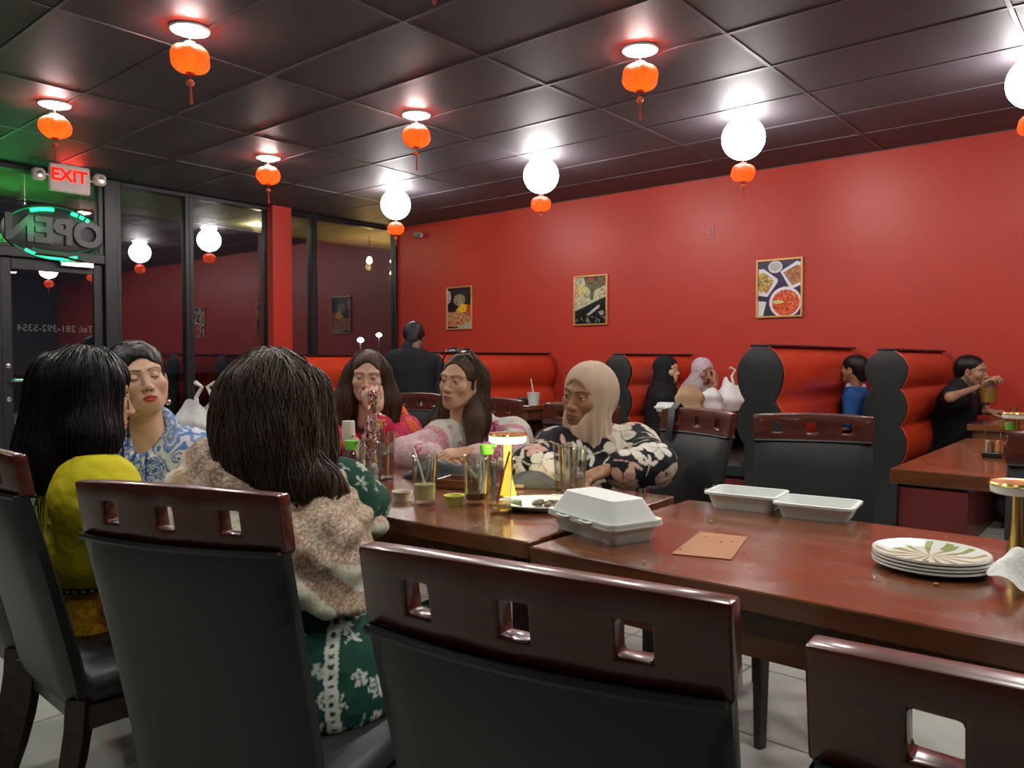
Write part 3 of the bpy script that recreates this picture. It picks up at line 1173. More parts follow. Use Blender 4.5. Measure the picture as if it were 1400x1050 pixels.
for img, (xa, ya), (xb, yb2), lb, fm in (
        (Cc, (610, 393), (645, 450), 'framed picture of fried food, leftmost on the red wall', 'pale'),
        (B, (784, 378), (830, 444), 'framed picture of pale sauce over a dark table, middle one on the red wall', 'gold'),
        (A, (1034, 356), (1097, 433), 'framed picture of four food dishes, rightmost on the red wall', 'gold')):
    p0, p1 = ony(xa, ya, YW - .02), ony(xb, yb2, YW - .02)
    W, H = p1[0] - p0[0], p0[2] - p1[2]
    t = thing('picture_frame', lb, 'picture', ((p0[0] + p1[0]) / 2, YW - .002, (p0[2] + p1[2]) / 2), 0, 'food pictures on the red wall')
    f = MB()
    b_ = .018
    for s in (-1, 1):
        f.box((0, -.012, s * (H / 2 - b_ / 2)), (W, .024, b_), .003)
        f.box((s * (W / 2 - b_ / 2), -.012, 0), (b_, .024, H - 2 * b_), .003)
    f.build('frame', mat('gold_frame', (.72, .42, .16), .35, metal=.5, noise=(25, (.6, .34, .12))), t)
    MB().box((0, -.004, 0), (W - .02, .006, H - .02)).build('backing', M_BLACK, t)
    V, F, Cl = print_mesh(W - 2 * b_, H - 2 * b_, img)
    o = mk('print', V, F, M_PRINT, t, col=Cl, smooth=False)
    o.location = (0, -.009, 0)
q = ony(972, 318, YW)
t = thing('wall_outlet', 'red painted power outlet high on the red wall', 'outlet', (q[0], YW - .001, q[2]))
MB().box((0, -.004, 0), (.074, .008, .118), .003).build('cover_plate', mat('pinkish_outlet', (.5, .06, .05), .35, noise=(20, (.45, .05, .045))), t)
for s in (-1, 1):
    MB().box((0, -.009, s * .022), (.036, .004, .03), .0018).build('socket', mat('outlet_red_dark', (.3, .03, .025), .4, noise=(20, (.26, .03, .02))), t)
q = ony(570, 321, YW - .08)
t = thing('security_camera', 'small dome security camera in the corner under the ceiling', 'camera', (q[0], YW - .001, q[2]))
MB().tube([(0, 0, 0), (0, -.05, .01)], .03, 12).build('bracket', M_SIGN, t)
MB().lathe([(0, -.05), (.035, -.035), (.05, -.005), (.05, .02), (.0, .03)], 18, (0, -.08, 0)).build('dome', mat('smoked_dome', (.2, .19, .2), .2, noise=(10, (.16, .16, .16))), t, smooth=True)

# ================================================================ things on the tables
ZT_ = .76
M_CUT = mat('cut_bottle_glass', (1, 1, 1), .02, trans=1, ior=1.45, noise=(3, (.98, .99, .98)))
M_TUMBLER = glass_mat('clear_tumbler_glass', (.88, .90, .89), .13)
M_ICE = mat('ice', (.9, .93, .94), .12, trans=.45, ior=1.2, bump=(60, .5), noise=(30, (.8, .84, .85)))
M_WATER = mat('water', (.95, .97, .96), .02, trans=1, ior=1.2, noise=(3, (.94, .96, .95)))
M_LEMON = mat('lemonade', (.80, .76, .42), .15, trans=.12, ior=1.2, noise=(9, (.7, .66, .36)))
M_PALE = mat('pale_drink', (.85, .7, .42), .1, trans=.6, ior=1.2, noise=(9, (.75, .6, .35)))
M_DARKL = mat('dark_drink', (.07, .055, .035), .08, noise=(9, (.05, .04, .025)))
M_FOAM = mat('white_foam', (.74, .78, .74), .5, noise=(120, (.68, .72, .68)), bump=(500, .15))
M_WSTRAW = mat('white_straw', (.8, .8, .78), .4, noise=(50, (.72, .72, .7)))
M_RSTRAW = mat('red_straw', (.75, .06, .04), .3, noise=(50, (.65, .05, .03)))
M_GREENCAP = mat('green_cap', (.18, .55, .06), .35, noise=(40, (.14, .48, .05)))


def tumbler(label, pos, r=.04, h=.15, fill=None, fm=None, ice=0, straw=None, name='drinking_glass', group='drinking glasses on the table', seed=0, slim=.78):
    t = thing(name, label, 'glass', pos, 0, group)
    rb = r * slim
    MB().lathe([(0, .0), (rb, .0), (rb + .001, .004), (r - .0008, h - .002), (r, h), (r - .0022, h - .001), (rb - .0018, .016), (0, .014)], 28).build(
        'tumbler', M_TUMBLER, t, smooth=True, angle=50)
    rn = random.Random(seed)
    rad = lambda z: rb + (r - rb) * z / h - .0026
    if fill:
        MB().lathe([(0, .0165), (rad(.018), .0165), (rad(fill), fill), (0, fill)], 26).build('drink', fm, t, smooth=True, angle=50)
    top = ice
    for k in range(int(ice)):
        a, z = rn.random() * 6.28, .03 + .062 * k / ice
        q = Matrix.Rotation(rn.random() * 3, 3, (rn.random(), rn.random(), .4))
        rr = r * .38
        MB().box((rr * math.cos(a), rr * math.sin(a), z), (.021, .02, .019), .005, R=[list(v) for v in q]).build('ice_cube', M_ICE, t, smooth=True)
    if straw:
        sm, dx, dy, z1 = straw
        MB().tube([(-dx * .3, -dy * .3, .02), (dx * .4, dy * .4, h * .75), (dx, dy, z1)], .0032, 8).build('straw', sm, t, smooth=True)
    return t


def tp(px, py):
    q = onz(px, py, ZT_)
    return (q[0], q[1], ZT_)


R3 = RT
tumbler('tall glass of ice water beside the green sleeve, farthest left of the glasses', tp(506, 674), .036, .14, .085, M_WATER, 7, seed=1)
tumbler('glass of cloudy lemonade with a white straw', tp(581, 690), .039, .142, .06, M_LEMON, 0, (M_WSTRAW, -.034 * R3[0], -.034 * R3[1], .165))
tumbler('glass with dark liquid at the bottom, in front of the green-capped bottle', tp(650, 690), .037, .142, .035, M_DARKL, 0)
tumbler('nearly empty glass with a red straw before the lit gold lamp', tp(683, 702), .039, .15, .03, M_PALE, 0, (M_RSTRAW, .028 * R3[0], .028 * R3[1], .17))
tumbler('tall clear glass with ice, left one of three before the floral top', tp(769, 671), .032, .15, .06, M_WATER, 5, seed=3, slim=.7)
tumbler('tall clear glass, front one of three before the floral top', tp(777, 679), .031, .15, .03, M_WATER, 0, seed=4, slim=.7)
tumbler('tall clear glass with ice, right one of three before the floral top', tp(790, 676), .030, .145, .05, M_WATER, 4, seed=5, slim=.7)
cg = tumbler('tall glass with an orange rim behind the twisted bottle', tp(527, 655), .036, .17, .09, mat('orange_drink', (.75, .2, .08), .1, trans=.5, ior=1.2, noise=(9, (.65, .16, .06))), 0,
             (M_RSTRAW, -.02, .01, .2), seed=6)

# twisted glass bottle
q = onz(503, 668, ZT_)
t = thing('glass_bottle', 'clear twisted glass bottle with a narrow beaded neck', 'bottle', (q[0] - .125, q[1] + .125, ZT_))
def bottle_fn(u, v):
    th = 2 * PI * u
    z = .285 * v
    r = .046 if v < .38 else .046 - .032 * min(1, (v - .38) / .4)
    r *= 1 + .09 * math.sin(7 * th + 22 * v) + .05 * math.sin(v * 60)
    if v < .02:
        r *= .2 + v / .02 * .8
    return (r * math.cos(th), r * math.sin(th), z)
MB().grid(bottle_fn, 57, 40).build('bottle_body', M_CUT, t, smooth=True, angle=80)
MB().lathe([(.011, .28), (.016, .284), (.018, .296), (.013, .308), (0, .312)], 16).build('stopper', M_CUT, t, smooth=True)


def sauce_bottle(label, pos, cap=M_GREENCAP, h=.155, fill=.06):
    t = thing('soy_sauce_bottle', label, 'bottle', pos, 0, 'soy sauce bottles')
    MB().lathe([(0, 0), (.03, 0), (.032, .01), (.03, .05), (.018, .1), (.013, .12), (.014, .13), (.012, .13), (.011, .12), (.016, .1), (.027, .05), (.028, .008), (0, .006)], 20).build(
        'bottle_body', M_TUMBLER, t, smooth=True, angle=60)
    MB().lathe([(0, .0075), (.0265, .0085), (.0262, fill * .8), (.0, fill * .8)], 18).build('sauce', M_DARKL, t, smooth=True, angle=50)
    c = MB().lathe([(.016, .122), (.02, .124), (.024, .15), (.0225, h - .002), (0, h)], 18)
    c.tube([(.018, 0, .146), (.036, 0, .152)], [.007, .004], 8)
    c.build('pour_cap', cap, t, smooth=True, angle=50)
    return t


sauce_bottle('soy sauce bottle with green cap beside the twisted glass bottle', (onz(464, 668, ZT_)[0], onz(464, 668, ZT_)[1] + .05, ZT_))
q = onz(657, 676, ZT_)
sauce_bottle('soy sauce bottle with green cap standing behind the glasses by the gold lamp', (q[0], q[1] + .03, ZT_))
q = onz(452, 660, ZT_)
sauce_bottle('sauce bottle with pale cap, half hidden by dark hair', (q[0] - .08, q[1] + .14, ZT_), mat('pale_cap', (.7, .72, .55), .4, noise=(40, (.64, .66, .5))), h=.2)


def cup(label, pos, m, fm, r=.033):
    t = thing('sauce_cup', label, 'cup', pos, 0, 'small sauce cups')
    MB().lathe([(0, 0), (r * .74, 0), (r * .97, .024), (r * 1.06, .025), (r * 1.06, .028), (r * .95, .0275), (r * .7, .003), (0, .003)], 24).build('cup_wall', m, t, smooth=True, angle=50)
    MB().lathe([(0, .0032), (r * .70, .0035), (r * .87, .018), (0, .018)], 20).build('sauce', fm, t, smooth=True, angle=50)


cup('small pale cup of brown sauce left of the lemonade', tp(550, 684), mat('pale_plastic', (.6, .56, .48), .35, noise=(40, (.55, .5, .43))), mat('brown_sauce', (.1, .04, .02), .2, noise=(40, (.08, .03, .015))), .03)
cup('small cup of yellow green sauce right of the lemonade', tp(621, 690), mat('yellow_plastic', (.6, .62, .12), .35, noise=(40, (.55, .56, .1))), mat('mustard_sauce', (.62, .6, .1), .25, noise=(40, (.5, .46, .06))), .029)


def gold_lamp(label, pos, lit=True, sc=.8):
    t = thing('table_lamp', label, 'lamp', pos, 0, 'gold mushroom table lamps')
    MB().lathe([(0, 0), (.05, 0), (.052, .006), (.05, .016), (.044, .02), (0, .021)], 28).build('base', M_GOLD, t, smooth=True, angle=50)
    m = MB()
    def stem(u, v):
        th, z = 2 * PI * u, .018 + .2 * v
        r = (.013 + .02 * (1 - v) ** 4) * (1 + .05 * math.cos(10 * th))
        return (r * math.cos(th), r * math.sin(th), z)
    m.grid(stem, 41, 12)
    m.build('stem', mat('lit_gold', (.9, .6, .08), .3, metal=.6, emit=(1, .52, .03), es=2.2) if lit else M_GOLD, t, smooth=True)
    MB().lathe([(.0, .214), (.060, .214), (.068, .219), (.069, .238), (.0, .238)], 32).build(
        'diffuser', mat('lamp_diffuser', (1, .96, .8), .4, emit=(1, .9, .55), es=15) if lit else mat('white_diffuser', (.75, .76, .68), .4, noise=(20, (.7, .7, .62))), t, smooth=True, angle=50)
    MB().lathe([(0, .2385), (.071, .2385), (.073, .242), (.070, .248), (.064, .247), (.03, .246), (0, .246)], 32).build('top_disc', M_GOLD, t, smooth=True, angle=40)
    for c in kids(t):
        for v in c.data.vertices:
            v.co *= sc
    return t


q = onz(688, 684, ZT_)
gold_lamp('lit gold mushroom lamp among the glasses on the table', (q[0], q[1] + .02, ZT_))
q = onz(1389, 776, ZT_)
gold_lamp('unlit gold mushroom lamp at the right edge, behind the crumpled napkin', (q[0], q[1], ZT_), False, .70)
gold_lamp('gold mushroom lamp on the bare table in front of the man drinking', (-.47, 3.84, ZT_), False)

# plates
def plate_fn(R, rim, hh):
    return [(0, 0), (R * .62, 0), (R * .7, .003), (R * .97, hh), (R, hh + .001), (R * .99, hh + .003), (R * .7, .006), (R * .62, .003), (0, .003)]


M_PLATE = mat('white_plate', (.78, .78, .72), .25, noise=(20, (.73, .73, .67)))
q = onz(741, 696, ZT_)
t = thing('oval_plate', 'white oval plate with leftovers behind the closed foam box', 'plate', (q[0], q[1] + .02, ZT_), math.radians(40))
MB().lathe(plate_fn(.125, .03, .017), 36, sq=(1.15, .8, 1)).build('dish', M_PLATE, t, smooth=True, angle=60)
m = MB()
rn = random.Random(4)
for k in range(16):
    a, r = rn.random() * 6.28, .05 * rn.random() ** .5
    m.box((r * math.cos(a), r * math.sin(a), .009 + .006 * rn.random()), (.022, .016, .010), .004, R=[list(v) for v in Matrix.Rotation(rn.random() * 3, 3, 'Z')])
o = m.build('leftovers', mat('leftover_food', (.07, .05, .04), .5, noise=(60, (.14, .1, .06))), t, smooth=True)
o['kind'] = 'stuff'
m = MB()
for k in range(7):
    a = rn.random() * 6.28
    m.tube([(-.07, -.01, .008), (-.085 + .012 * math.cos(a), .01 * math.sin(a), .018), (-.1 + .02 * math.cos(a), .022 * math.sin(a), .02)], [.002, .006, .001], 5)
o = m.build('herb_garnish', mat('green_garnish', (.12, .2, .06), .5, noise=(60, (.2, .26, .1))), t, smooth=True)
o['kind'] = 'stuff'
q2 = onz(800, 690, ZT_)
t = thing('plastic_fork', 'white plastic fork on the oval plate behind the closed foam box', 'fork', (q2[0], q2[1], ZT_ + .022), math.radians(30))
MB().tube([(.075, 0, .01), (.02, 0, .006), (-.04, 0, .003)], [.005, .004, .004], 6).build('handle', M_WSTRAW, t, smooth=True)
m = MB().box((-.055, 0, .003), (.035, .02, .003), .001)
for k in range(4):
    m.box((-.085, -.0075 + .005 * k, .003), (.028, .0025, .0025), .0006)
m.build('tines', M_WSTRAW, t)

# foam boxes
def tray(m, w, d, h, th=.004, inset=.022, lip=.008, z0=0, up=True):
    """open tray: outer wall, lip and inner wall"""
    def ring(x, y, z, r):
        out = []
        for cx_, cy_, a0 in ((1, 1, 0), (-1, 1, PI / 2), (-1, -1, PI), (1, -1, 3 * PI / 2)):
            for k in range(5):
                a = a0 + PI / 2 * k / 4
                out.append((cx_ * (x - r) + r * math.cos(a), cy_ * (y - r) + r * math.sin(a), z))
        return out
    L = [ring(w / 2 - inset, d / 2 - inset, 0, .016), ring(w / 2 - lip, d / 2 - lip, h - .004, .022), ring(w / 2, d / 2, h - .006, .024), ring(w / 2, d / 2, h, .024),
         ring(w / 2 - lip - .002, d / 2 - lip - .002, h + .0005, .022), ring(w / 2 - inset - th, d / 2 - inset - th, th, .014)]
    V = [p for r in L for p in r]
    n = len(L[0])
    F = [tuple(range(n))[::-1], tuple(range((len(L) - 1) * n, len(L) * n))]
    for i in range(len(L) - 1):
        for k in range(n):
            F.append((i * n + k, i * n + (k + 1) % n, (i + 1) * n + (k + 1) % n, (i + 1) * n + k))
    V = np.array(V)
    if not up:
        V[:, 2] *= -1
    V[:, 2] += z0
    return m.add(V, F)


c1_, c2_, c3_ = onz(760, 722, ZT_), onz(832, 746, ZT_), onz(868, 722, ZT_)
ux = (c2_ - c1_) / np.linalg.norm(c2_ - c1_)
ang = math.atan2(ux[1], ux[0])
bw, bd = np.linalg.norm(c2_ - c1_) + .035, .165
ctr = (c1_ + c2_) / 2 + np.array([-ux[1], ux[0], 0]) * (.066)
t = thing('foam_box', 'closed white foam takeout box on the seam of two tables', 'takeout box', (ctr[0], ctr[1], ZT_), ang)
tray(MB(), bw + .02, bd, .042).build('bottom_half', M_FOAM, t, bevel=.0)
lid = tray(MB(), bw + .018, bd - .002, .052, inset=.034, z0=.0955, up=False).build('lid', M_FOAM, t)
for dx in (-.045, .045):
    f = MB().box((dx, -bd / 2 - .006, .0455), (.042, .014, .005), .002)
    f.build('latch_tab', M_FOAM, t)
    MB().box((dx, -bd / 2 - .005, .0482), (.024, .007, .0012), .0004).build('latch_slot', M_BLACK, t)

pA_, pB_, pC_ = onz(1002, 698, ZT_), onz(1082, 716, ZT_), onz(1145, 707, ZT_)
p1, p2 = onz(985, 692, ZT_), onz(1140, 702, ZT_)
t_dir = onz(1165, 690, ZT_) - onz(975, 672, ZT_)
ang2 = math.atan2(t_dir[1], t_dir[0])
ctr = onz(1068, 699, ZT_)
t = thing('foam_box', 'open white foam takeout box with both halves flat on the table', 'takeout box', (ctr[0], ctr[1], ZT_), ang2)
hw = .205
for s, nm in ((-1, 'bottom_half'), (1, 'lid')):
    m = tray(MB(), hw, .165, .046 if s < 0 else .04)
    m.v = [(x + s * (hw / 2 - .004), y + s * -.012, z) for x, y, z in m.v]
    m.build(nm, M_FOAM, t)
for k in (-.035, .035):
    MB().box((-hw + .0, .012 + k, .0462), (.010, .024, .0012), .0003).build('latch_slot', M_BLACK, t)

# worn laminate patch / placemat
pts = [onz(*p, ZT_) for p in ((918, 758), (1000, 766), (1022, 735), (957, 728))]
t = MB().prism([(p[0], p[1]) for p in pts], ZT_ + .0002, ZT_ + .0022, axis=2).build(
    'paper_placemat', mat('orange_kraft', (.42, .17, .04), .5, noise=(45, (.32, .12, .028), .4)))
tag(t, 'orange brown square of paper lying on the front table', 'placemat')
m = MB()
rn = random.Random(11)
for px, py, s in ((972, 714, 6), (978, 723, 3), (992, 727, 3), (957, 728, 3), (1017, 754, 3), (880, 769, 4), (1280, 800, 5), (1293, 735, 3), (1246, 735, 2), (1152, 756, 3),
                  (965, 735, 3), (1001, 742, 2), (930, 752, 3), (986, 742, 3), (1120, 800, 2), (1070, 735, 2)):
    q = onz(px, py, ZT_ + .001)
    m.box((q[0], q[1], ZT_ + .0035), (.0016 * s, .0013 * s, .0025), .0006, R=[list(v) for v in Matrix.Rotation(rn.random() * 3, 3, 'Z')])
tag(m.build('crumbs', mat('crumb', (.45, .36, .2), .7, noise=(200, (.2, .12, .06)))), 'food crumbs scattered over the front table', 'crumbs', kind='stuff')

# stack of leaf pattern plates
q = (onz(1197, 768, ZT_) + onz(1351, 784, ZT_)) / 2
M_LEAFP = mat('leaf_print_plate', (.76, .78, .72), .22, coat=.4)
nt = M_LEAFP.node_tree
tc = nd(nt, 'ShaderNodeTexCoord')
sx = nd(nt, 'ShaderNodeSeparateXYZ')
nt.links.new(tc.outputs['Object'], sx.inputs[0])
def mth(op, a, b=None):
    n = nd(nt, 'ShaderNodeMath', operation=op)
    for i, v in enumerate((a, b)):
        if v is None:
            continue
        if isinstance(v, (int, float)):
            n.inputs[i].default_value = v
        else:
            nt.links.new(v, n.inputs[i])
    return n.outputs[0]
rr = mth('SQRT', mth('ADD', mth('MULTIPLY', sx.outputs[0], sx.outputs[0]), mth('MULTIPLY', sx.outputs[1], sx.outputs[1])))
th_ = mth('ARCTAN2', sx.outputs[1], sx.outputs[0])
nz = nd(nt, 'ShaderNodeTexNoise')
nz.inputs['Scale'].default_value = 14
nt.links.new(tc.outputs['Object'], nz.inputs['Vector'])
ray1 = mth('SINE', mth('ADD', mth('MULTIPLY', th_, 13.0), mth('MULTIPLY', nz.outputs[0], 5.0)))
ray2 = mth('SINE', mth('ADD', mth('MULTIPLY', th_, 23.0), mth('MULTIPLY', rr, 60.0)))
msk = mth('MULTIPLY', mth('GREATER_THAN', mth('ADD', ray1, mth('MULTIPLY', ray2, .6)), .3), mth('LESS_THAN', rr, .1))
mixn = nd(nt, 'ShaderNodeMix', data_type='RGBA')
nt.links.new(msk, mixn.inputs[0])
mixn.inputs[6].default_value = (.74, .77, .7, 1)
mixn.inputs[7].default_value = (.3, .36, .13, 1)
nt.links.new(mixn.outputs[2], nt.nodes['Principled BSDF'].inputs['Base Color'])
for k in range(4):
    t = thing('dinner_plate', ('white plate with green leaf pattern, topmost of the stack of four', 'white plate in the stack, second from the top',
                               'white plate in the stack, second from the bottom', 'white plate at the bottom of the stack of four')[k], 'plate',
              (q[0] + .002 * (k % 2), q[1] - .002 * k, ZT_ + .0185 - .0062 * k), .4 * k, 'stacked plates')
    MB().lathe([(0, 0), (.072, 0), (.08, .002), (.105, .012), (.108, .0125), (.107, .0165), (.08, .0065), (.072, .0052), (0, .0052)], 48).build('dish', M_LEAFP, t, smooth=True, angle=60)

# crumpled napkin
q = onz(1402, 808, ZT_)
t = thing('paper_napkin', 'crumpled white paper napkin by the plate stack at the right edge', 'napkin', (q[0] + .01, q[1] + .02, ZT_), .4)
rs = np.random.default_rng(5)
ph = rs.random((6, 3)) * 6
def nap(u, v):
    x, y = (u - .5) * (.13 + .03 * math.sin(7 * v)), (v - .5) * (.12 + .03 * math.sin(9 * u + 1))
    z = .014 + .02 * (1 - (2 * u - 1) ** 2) * (1 - (2 * v - 1) ** 2)
    for a in ph:
        z += .009 * math.sin(52 * x * math.cos(a[0]) + 50 * y * math.sin(a[0]) + a[1])
    z += .008 * abs(math.sin(33 * (x + y) + 1))
    return (x + .006 * math.sin(55 * y), y + .006 * math.sin(50 * x + 2), max(.0012, z))
MB().grid(nap, 26, 24).build('folded_paper', mat('napkin_paper', (.75, .76, .72), .8, noise=(60, (.7, .7, .66)), bump=(70, .4)), t, smooth=True, solid=.0015, angle=80)

# dark cloth bundles lying on the table
def bundle(name, label, cat, pos, sx, sy, h, m, seed, rz=0):
    rs = np.random.default_rng(seed)
    ph = rs.random((7, 3)) * 6
    t = thing(name, label, cat, pos, rz)
    def fn(u, v):
        th, la = 2 * PI * u, PI / 2 * v
        r = math.cos(la) ** .7 if v < 1 else 0
        x, y = sx * r * math.cos(th), sy * r * math.sin(th)
        z = h * math.sin(la) ** .8
        z *= .62 + .38 * math.sin(17 * x + 9 * y + seed)
        for a in ph:
            z += .2 * h * math.sin(28 * x * math.cos(a[0]) + 34 * y * math.sin(a[0]) + a[1]) * (v > .05)
        return (x * (1 + .08 * math.sin(3 * th + ph[0, 0])), y, max(z, .001))
    MB().grid(fn, 41, 14).build('fabric_body', m, t, smooth=True, angle=80)
    return t


M_BAG = mat('black_leather_bag', (.02, .021, .022), .45, noise=(20, (.03, .03, .03)), bump=(60, .25))
M_GREYB = mat('dark_grey_cloth', (.075, .072, .066), .7, noise=(20, (.1, .095, .085)), bump=(50, .3))
q = onz(570, 664, ZT_)
t = bundle('handbag', 'black handbag lying flat behind the lemonade glass', 'bag', (q[0] - .02, q[1] + .16, ZT_), .19, .08, .06, M_BAG, 2, .15)
MB().tube([(.1, -.03, .06), (.18, -.08, .03), (.26, -.07, .008), (.33, -.03, .006)], .007, 7).build('strap', mat('tan_strap', (.4, .3, .18), .5, noise=(30, (.34, .25, .14))), t, smooth=True)
q = onz(735, 664, ZT_)
bundle('folded_cloth', 'dark grey folded cloth on the table left of the floral sleeve', 'cloth', (q[0], q[1] + .02, ZT_), .15, .085, .028, M_GREYB, 3, .5)
q = onz(628, 668, ZT_)
t = thing('wooden_tray', 'low brown wooden tray behind the yellow sauce cup', 'tray', (q[0], q[1] + .03, ZT_), .3)
MB().box((0, 0, .006), (.17, .11, .01), .002).build('tray_base', M_WOODE, t)
m = MB()
for s in (-1, 1):
    m.box((0, s * .052, .018), (.17, .008, .026), .002).box((s * .081, 0, .018), (.008, .097, .026), .002)
m.build('tray_rim', M_WOODE, t)


# bags
def plastic_bag(label, pos, w, d, h, m, seed, rz=0, handles=True, taper=.38, name='carrier_bag', group='white plastic carrier bags'):
    rs = np.random.default_rng(seed)
    ph = rs.random((9, 3)) * 6
    t = thing(name, label, 'bag', pos, rz, group)
    def fn(u, v):
        th = 2 * PI * u
        k = 1 - taper * max(0, v - .62) / .38
        k *= 1 + .06 * math.sin(v * 9 + ph[0, 0])
        c, s = math.cos(th), math.sin(th)
        sq = (abs(c) ** 4 + abs(s) ** 4) ** -.25
        x, y = w / 2 * c * sq * k, d / 2 * s * sq * k
        z = h * v * (.86 + .14 * math.sin(2 * th + ph[1, 0]) * v)
        o = 0
        for a in ph:
            o += .06 * math.sin(a[0] * 3 * u * 2 + 9 * v * math.cos(a[1]) + 7 * th * math.sin(a[2]))
        f = 1 + .07 * o * (v > .03) + .05 * math.sin(6 * th + 7 * v + ph[2, 0]) * v
        return (x * f, y * f, z)
    mb = MB().grid(fn, 49, 18)
    n0 = len(mb.v)
    mb.add([(0, 0, .002)], [])
    mb.f += [(n0, (i + 1) * 18, i * 18) for i in range(48)]
    mb.build('bag_body', m, t, smooth=True, angle=80)
    if handles:
        for s in (-1, 1):
            MB().tube([(s * w * .12, -.01, h * .78), (s * w * .16, 0, h * 1.02), (s * w * .05, .004, h * 1.22), (s * w * .2, .01, h * 1.3)], [.013, .01, .008, .011], 8).build('knot_ear', m, t, smooth=True)
    return t


M_PBAG = mat('white_plastic_film', (.74, .74, .72), .35, noise=(20, (.68, .69, .68)), bump=(40, .35))
q = onz(285, 602, ZT_)
plastic_bag('white plastic carrier bag tied with its ear up, behind the shawled woman\'s head', (-3.38, 1.83, ZT_), .26, .18, .24, M_PBAG, 1, .5)
TBG = [(-2.95, 6.0, ZT_)]
plastic_bag('white carrier bag next to the brown paper bag', (-2.87, 5.92, ZT_), .24, .2, .19, M_PBAG, 3, .3, handles=False)
plastic_bag('full white carrier bag in front of the woman in the pale headscarf', (-2.78, 6.28, ZT_), .30, .24, .27, M_PBAG, 5, .8)
plastic_bag('white carrier bag half behind the tall red booth', (-2.68, 6.62, ZT_), .2, .18, .24, M_PBAG, 6, .2, handles=False)
plastic_bag('brown paper bag with crumpled top on the booth table', (-2.98, 5.68, ZT_), .22, .16, .22, mat('kraft_paper', (.5, .33, .19), .7, noise=(20, (.42, .27, .15)), bump=(25, .5)), 8, .5, taper=.12,
            handles=False, name='paper_bag', group='')
t = thing('foam_box', 'white foam box on a dish on the booth table, beside the brown bag', 'takeout box', (-3.0, 5.62, ZT_), .2)
t.location = (-3.02, 5.47 + .12, ZT_)
tray(MB(), .2, .15, .035).build('bottom_half', M_FOAM, t)
tray(MB(), .198, .148, .035, z0=.071, up=False).build('lid', M_FOAM, t)
t.location = (-3.04, 5.78 - .1, ZT_)
bpy.data.objects['paper_bag'].location = (-2.90, 5.66, ZT_)
t.location = (-3.06, 5.6, ZT_)
# white cup and tray on the booth table behind the hijab
t = thing('paper_cup', 'white cup with a thin stick on the booth table behind the floral woman', 'cup', (-4.44, 5.6, ZT_))
MB().lathe([(0, 0), (.045, 0), (.062, .11), (.064, .112), (.06, .112), (.043, .004), (0, .004)], 22).build('cup_wall', M_FOAM, t, smooth=True, angle=50)
MB().tube([(.02, 0, .01), (-.04, .01, .24)], .004, 6).build('stick', M_WSTRAW, t)
t = thing('condiment_tray', 'dark condiment tray on the booth table behind the floral woman', 'tray', (-4.58, 5.66, ZT_))
MB().box((0, 0, .03), (.16, .12, .06), .006).build('caddy', M_BLACK, t)

# condiments at the far end of the bare table
q = onz(1374, 627, ZT_)
sauce_bottle('soy sauce bottle with green cap on the bare table beside the right chair', (q[0] + .02, q[1], ZT_))
t = thing('condiment_caddy', 'small black caddy of sauce packets beside the green capped bottle at right', 'caddy', (q[0] - .05, q[1] + .02, ZT_))
MB().box((0, 0, .012), (.07, .07, .022), .004).build('caddy_base', M_BLACK, t)
MB().tube([(-.03, 0, .02), (-.03, 0, .15), (.03, 0, .15), (.03, 0, .02)], .002, 5).build('wire_handle', M_CHROME, t)
for k, c in enumerate(((.7, .66, .5), (.1, .1, .1), (.7, .5, .1))):
    MB().box((-.018 + .018 * k, .004 * k, .045), (.005, .05, .05), .001).build('packet', mat('packet_%s' % 'abc'[k], c, .4, noise=(90, tuple(v * .7 for v in c))), t)
t = thing('pepper_shaker', 'small glass shaker with gold lid on the booth table at right', 'shaker', (-.74, 5.9, ZT_))
MB().lathe([(0, 0), (.028, 0), (.03, .06), (.02, .085), (0, .086)], 16).build('shaker_body', M_TUMBLER, t, smooth=True, angle=50)
MB().lathe([(.02, .085), (.024, .087), (.022, .11), (0, .115)], 16).build('lid', M_GOLD, t, smooth=True, angle=50)
# bag strap over the rail of an empty chair
c8 = [o for o in bpy.data.objects if o.get('label', '').startswith('empty black chair with a bag strap')][0]
ph = c8.rotation_euler[2]
def cl(x, y, z):
    c, s = math.cos(ph), math.sin(ph)
    return (x * c - y * s, x * s + y * c, z)
t = thing('shoulder_bag', 'black bag hanging by its wide strap from the empty chair', 'bag', tuple(c8.location))
xo = .13
pth = [(xo, -.245, .60), (xo, -.262, .74), (xo, -.274, .885), (xo, -.288, .975), (xo, -.318, 1.004), (xo, -.352, .97), (xo, -.35, .85), (xo, -.34, .62)]
m = MB()
V = []
for p in pth:
    for dx in (-.019, .019):
        V.append(cl(p[0] + dx * 1.0, p[1], p[2]))
m.add(V, [(2 * i, 2 * i + 1, 2 * i + 3, 2 * i + 2) for i in range(len(pth) - 1)])
m.build('strap', M_BAG, t, smooth=True, solid=.004)
m = MB().box((0, 0, 0), (.26, .09, .22), .03)
m.v = [cl(x + xo - .02, y - .37, z + .52) for x, y, z in m.v]
m.build('bag_body', M_BAG, t, smooth=True)

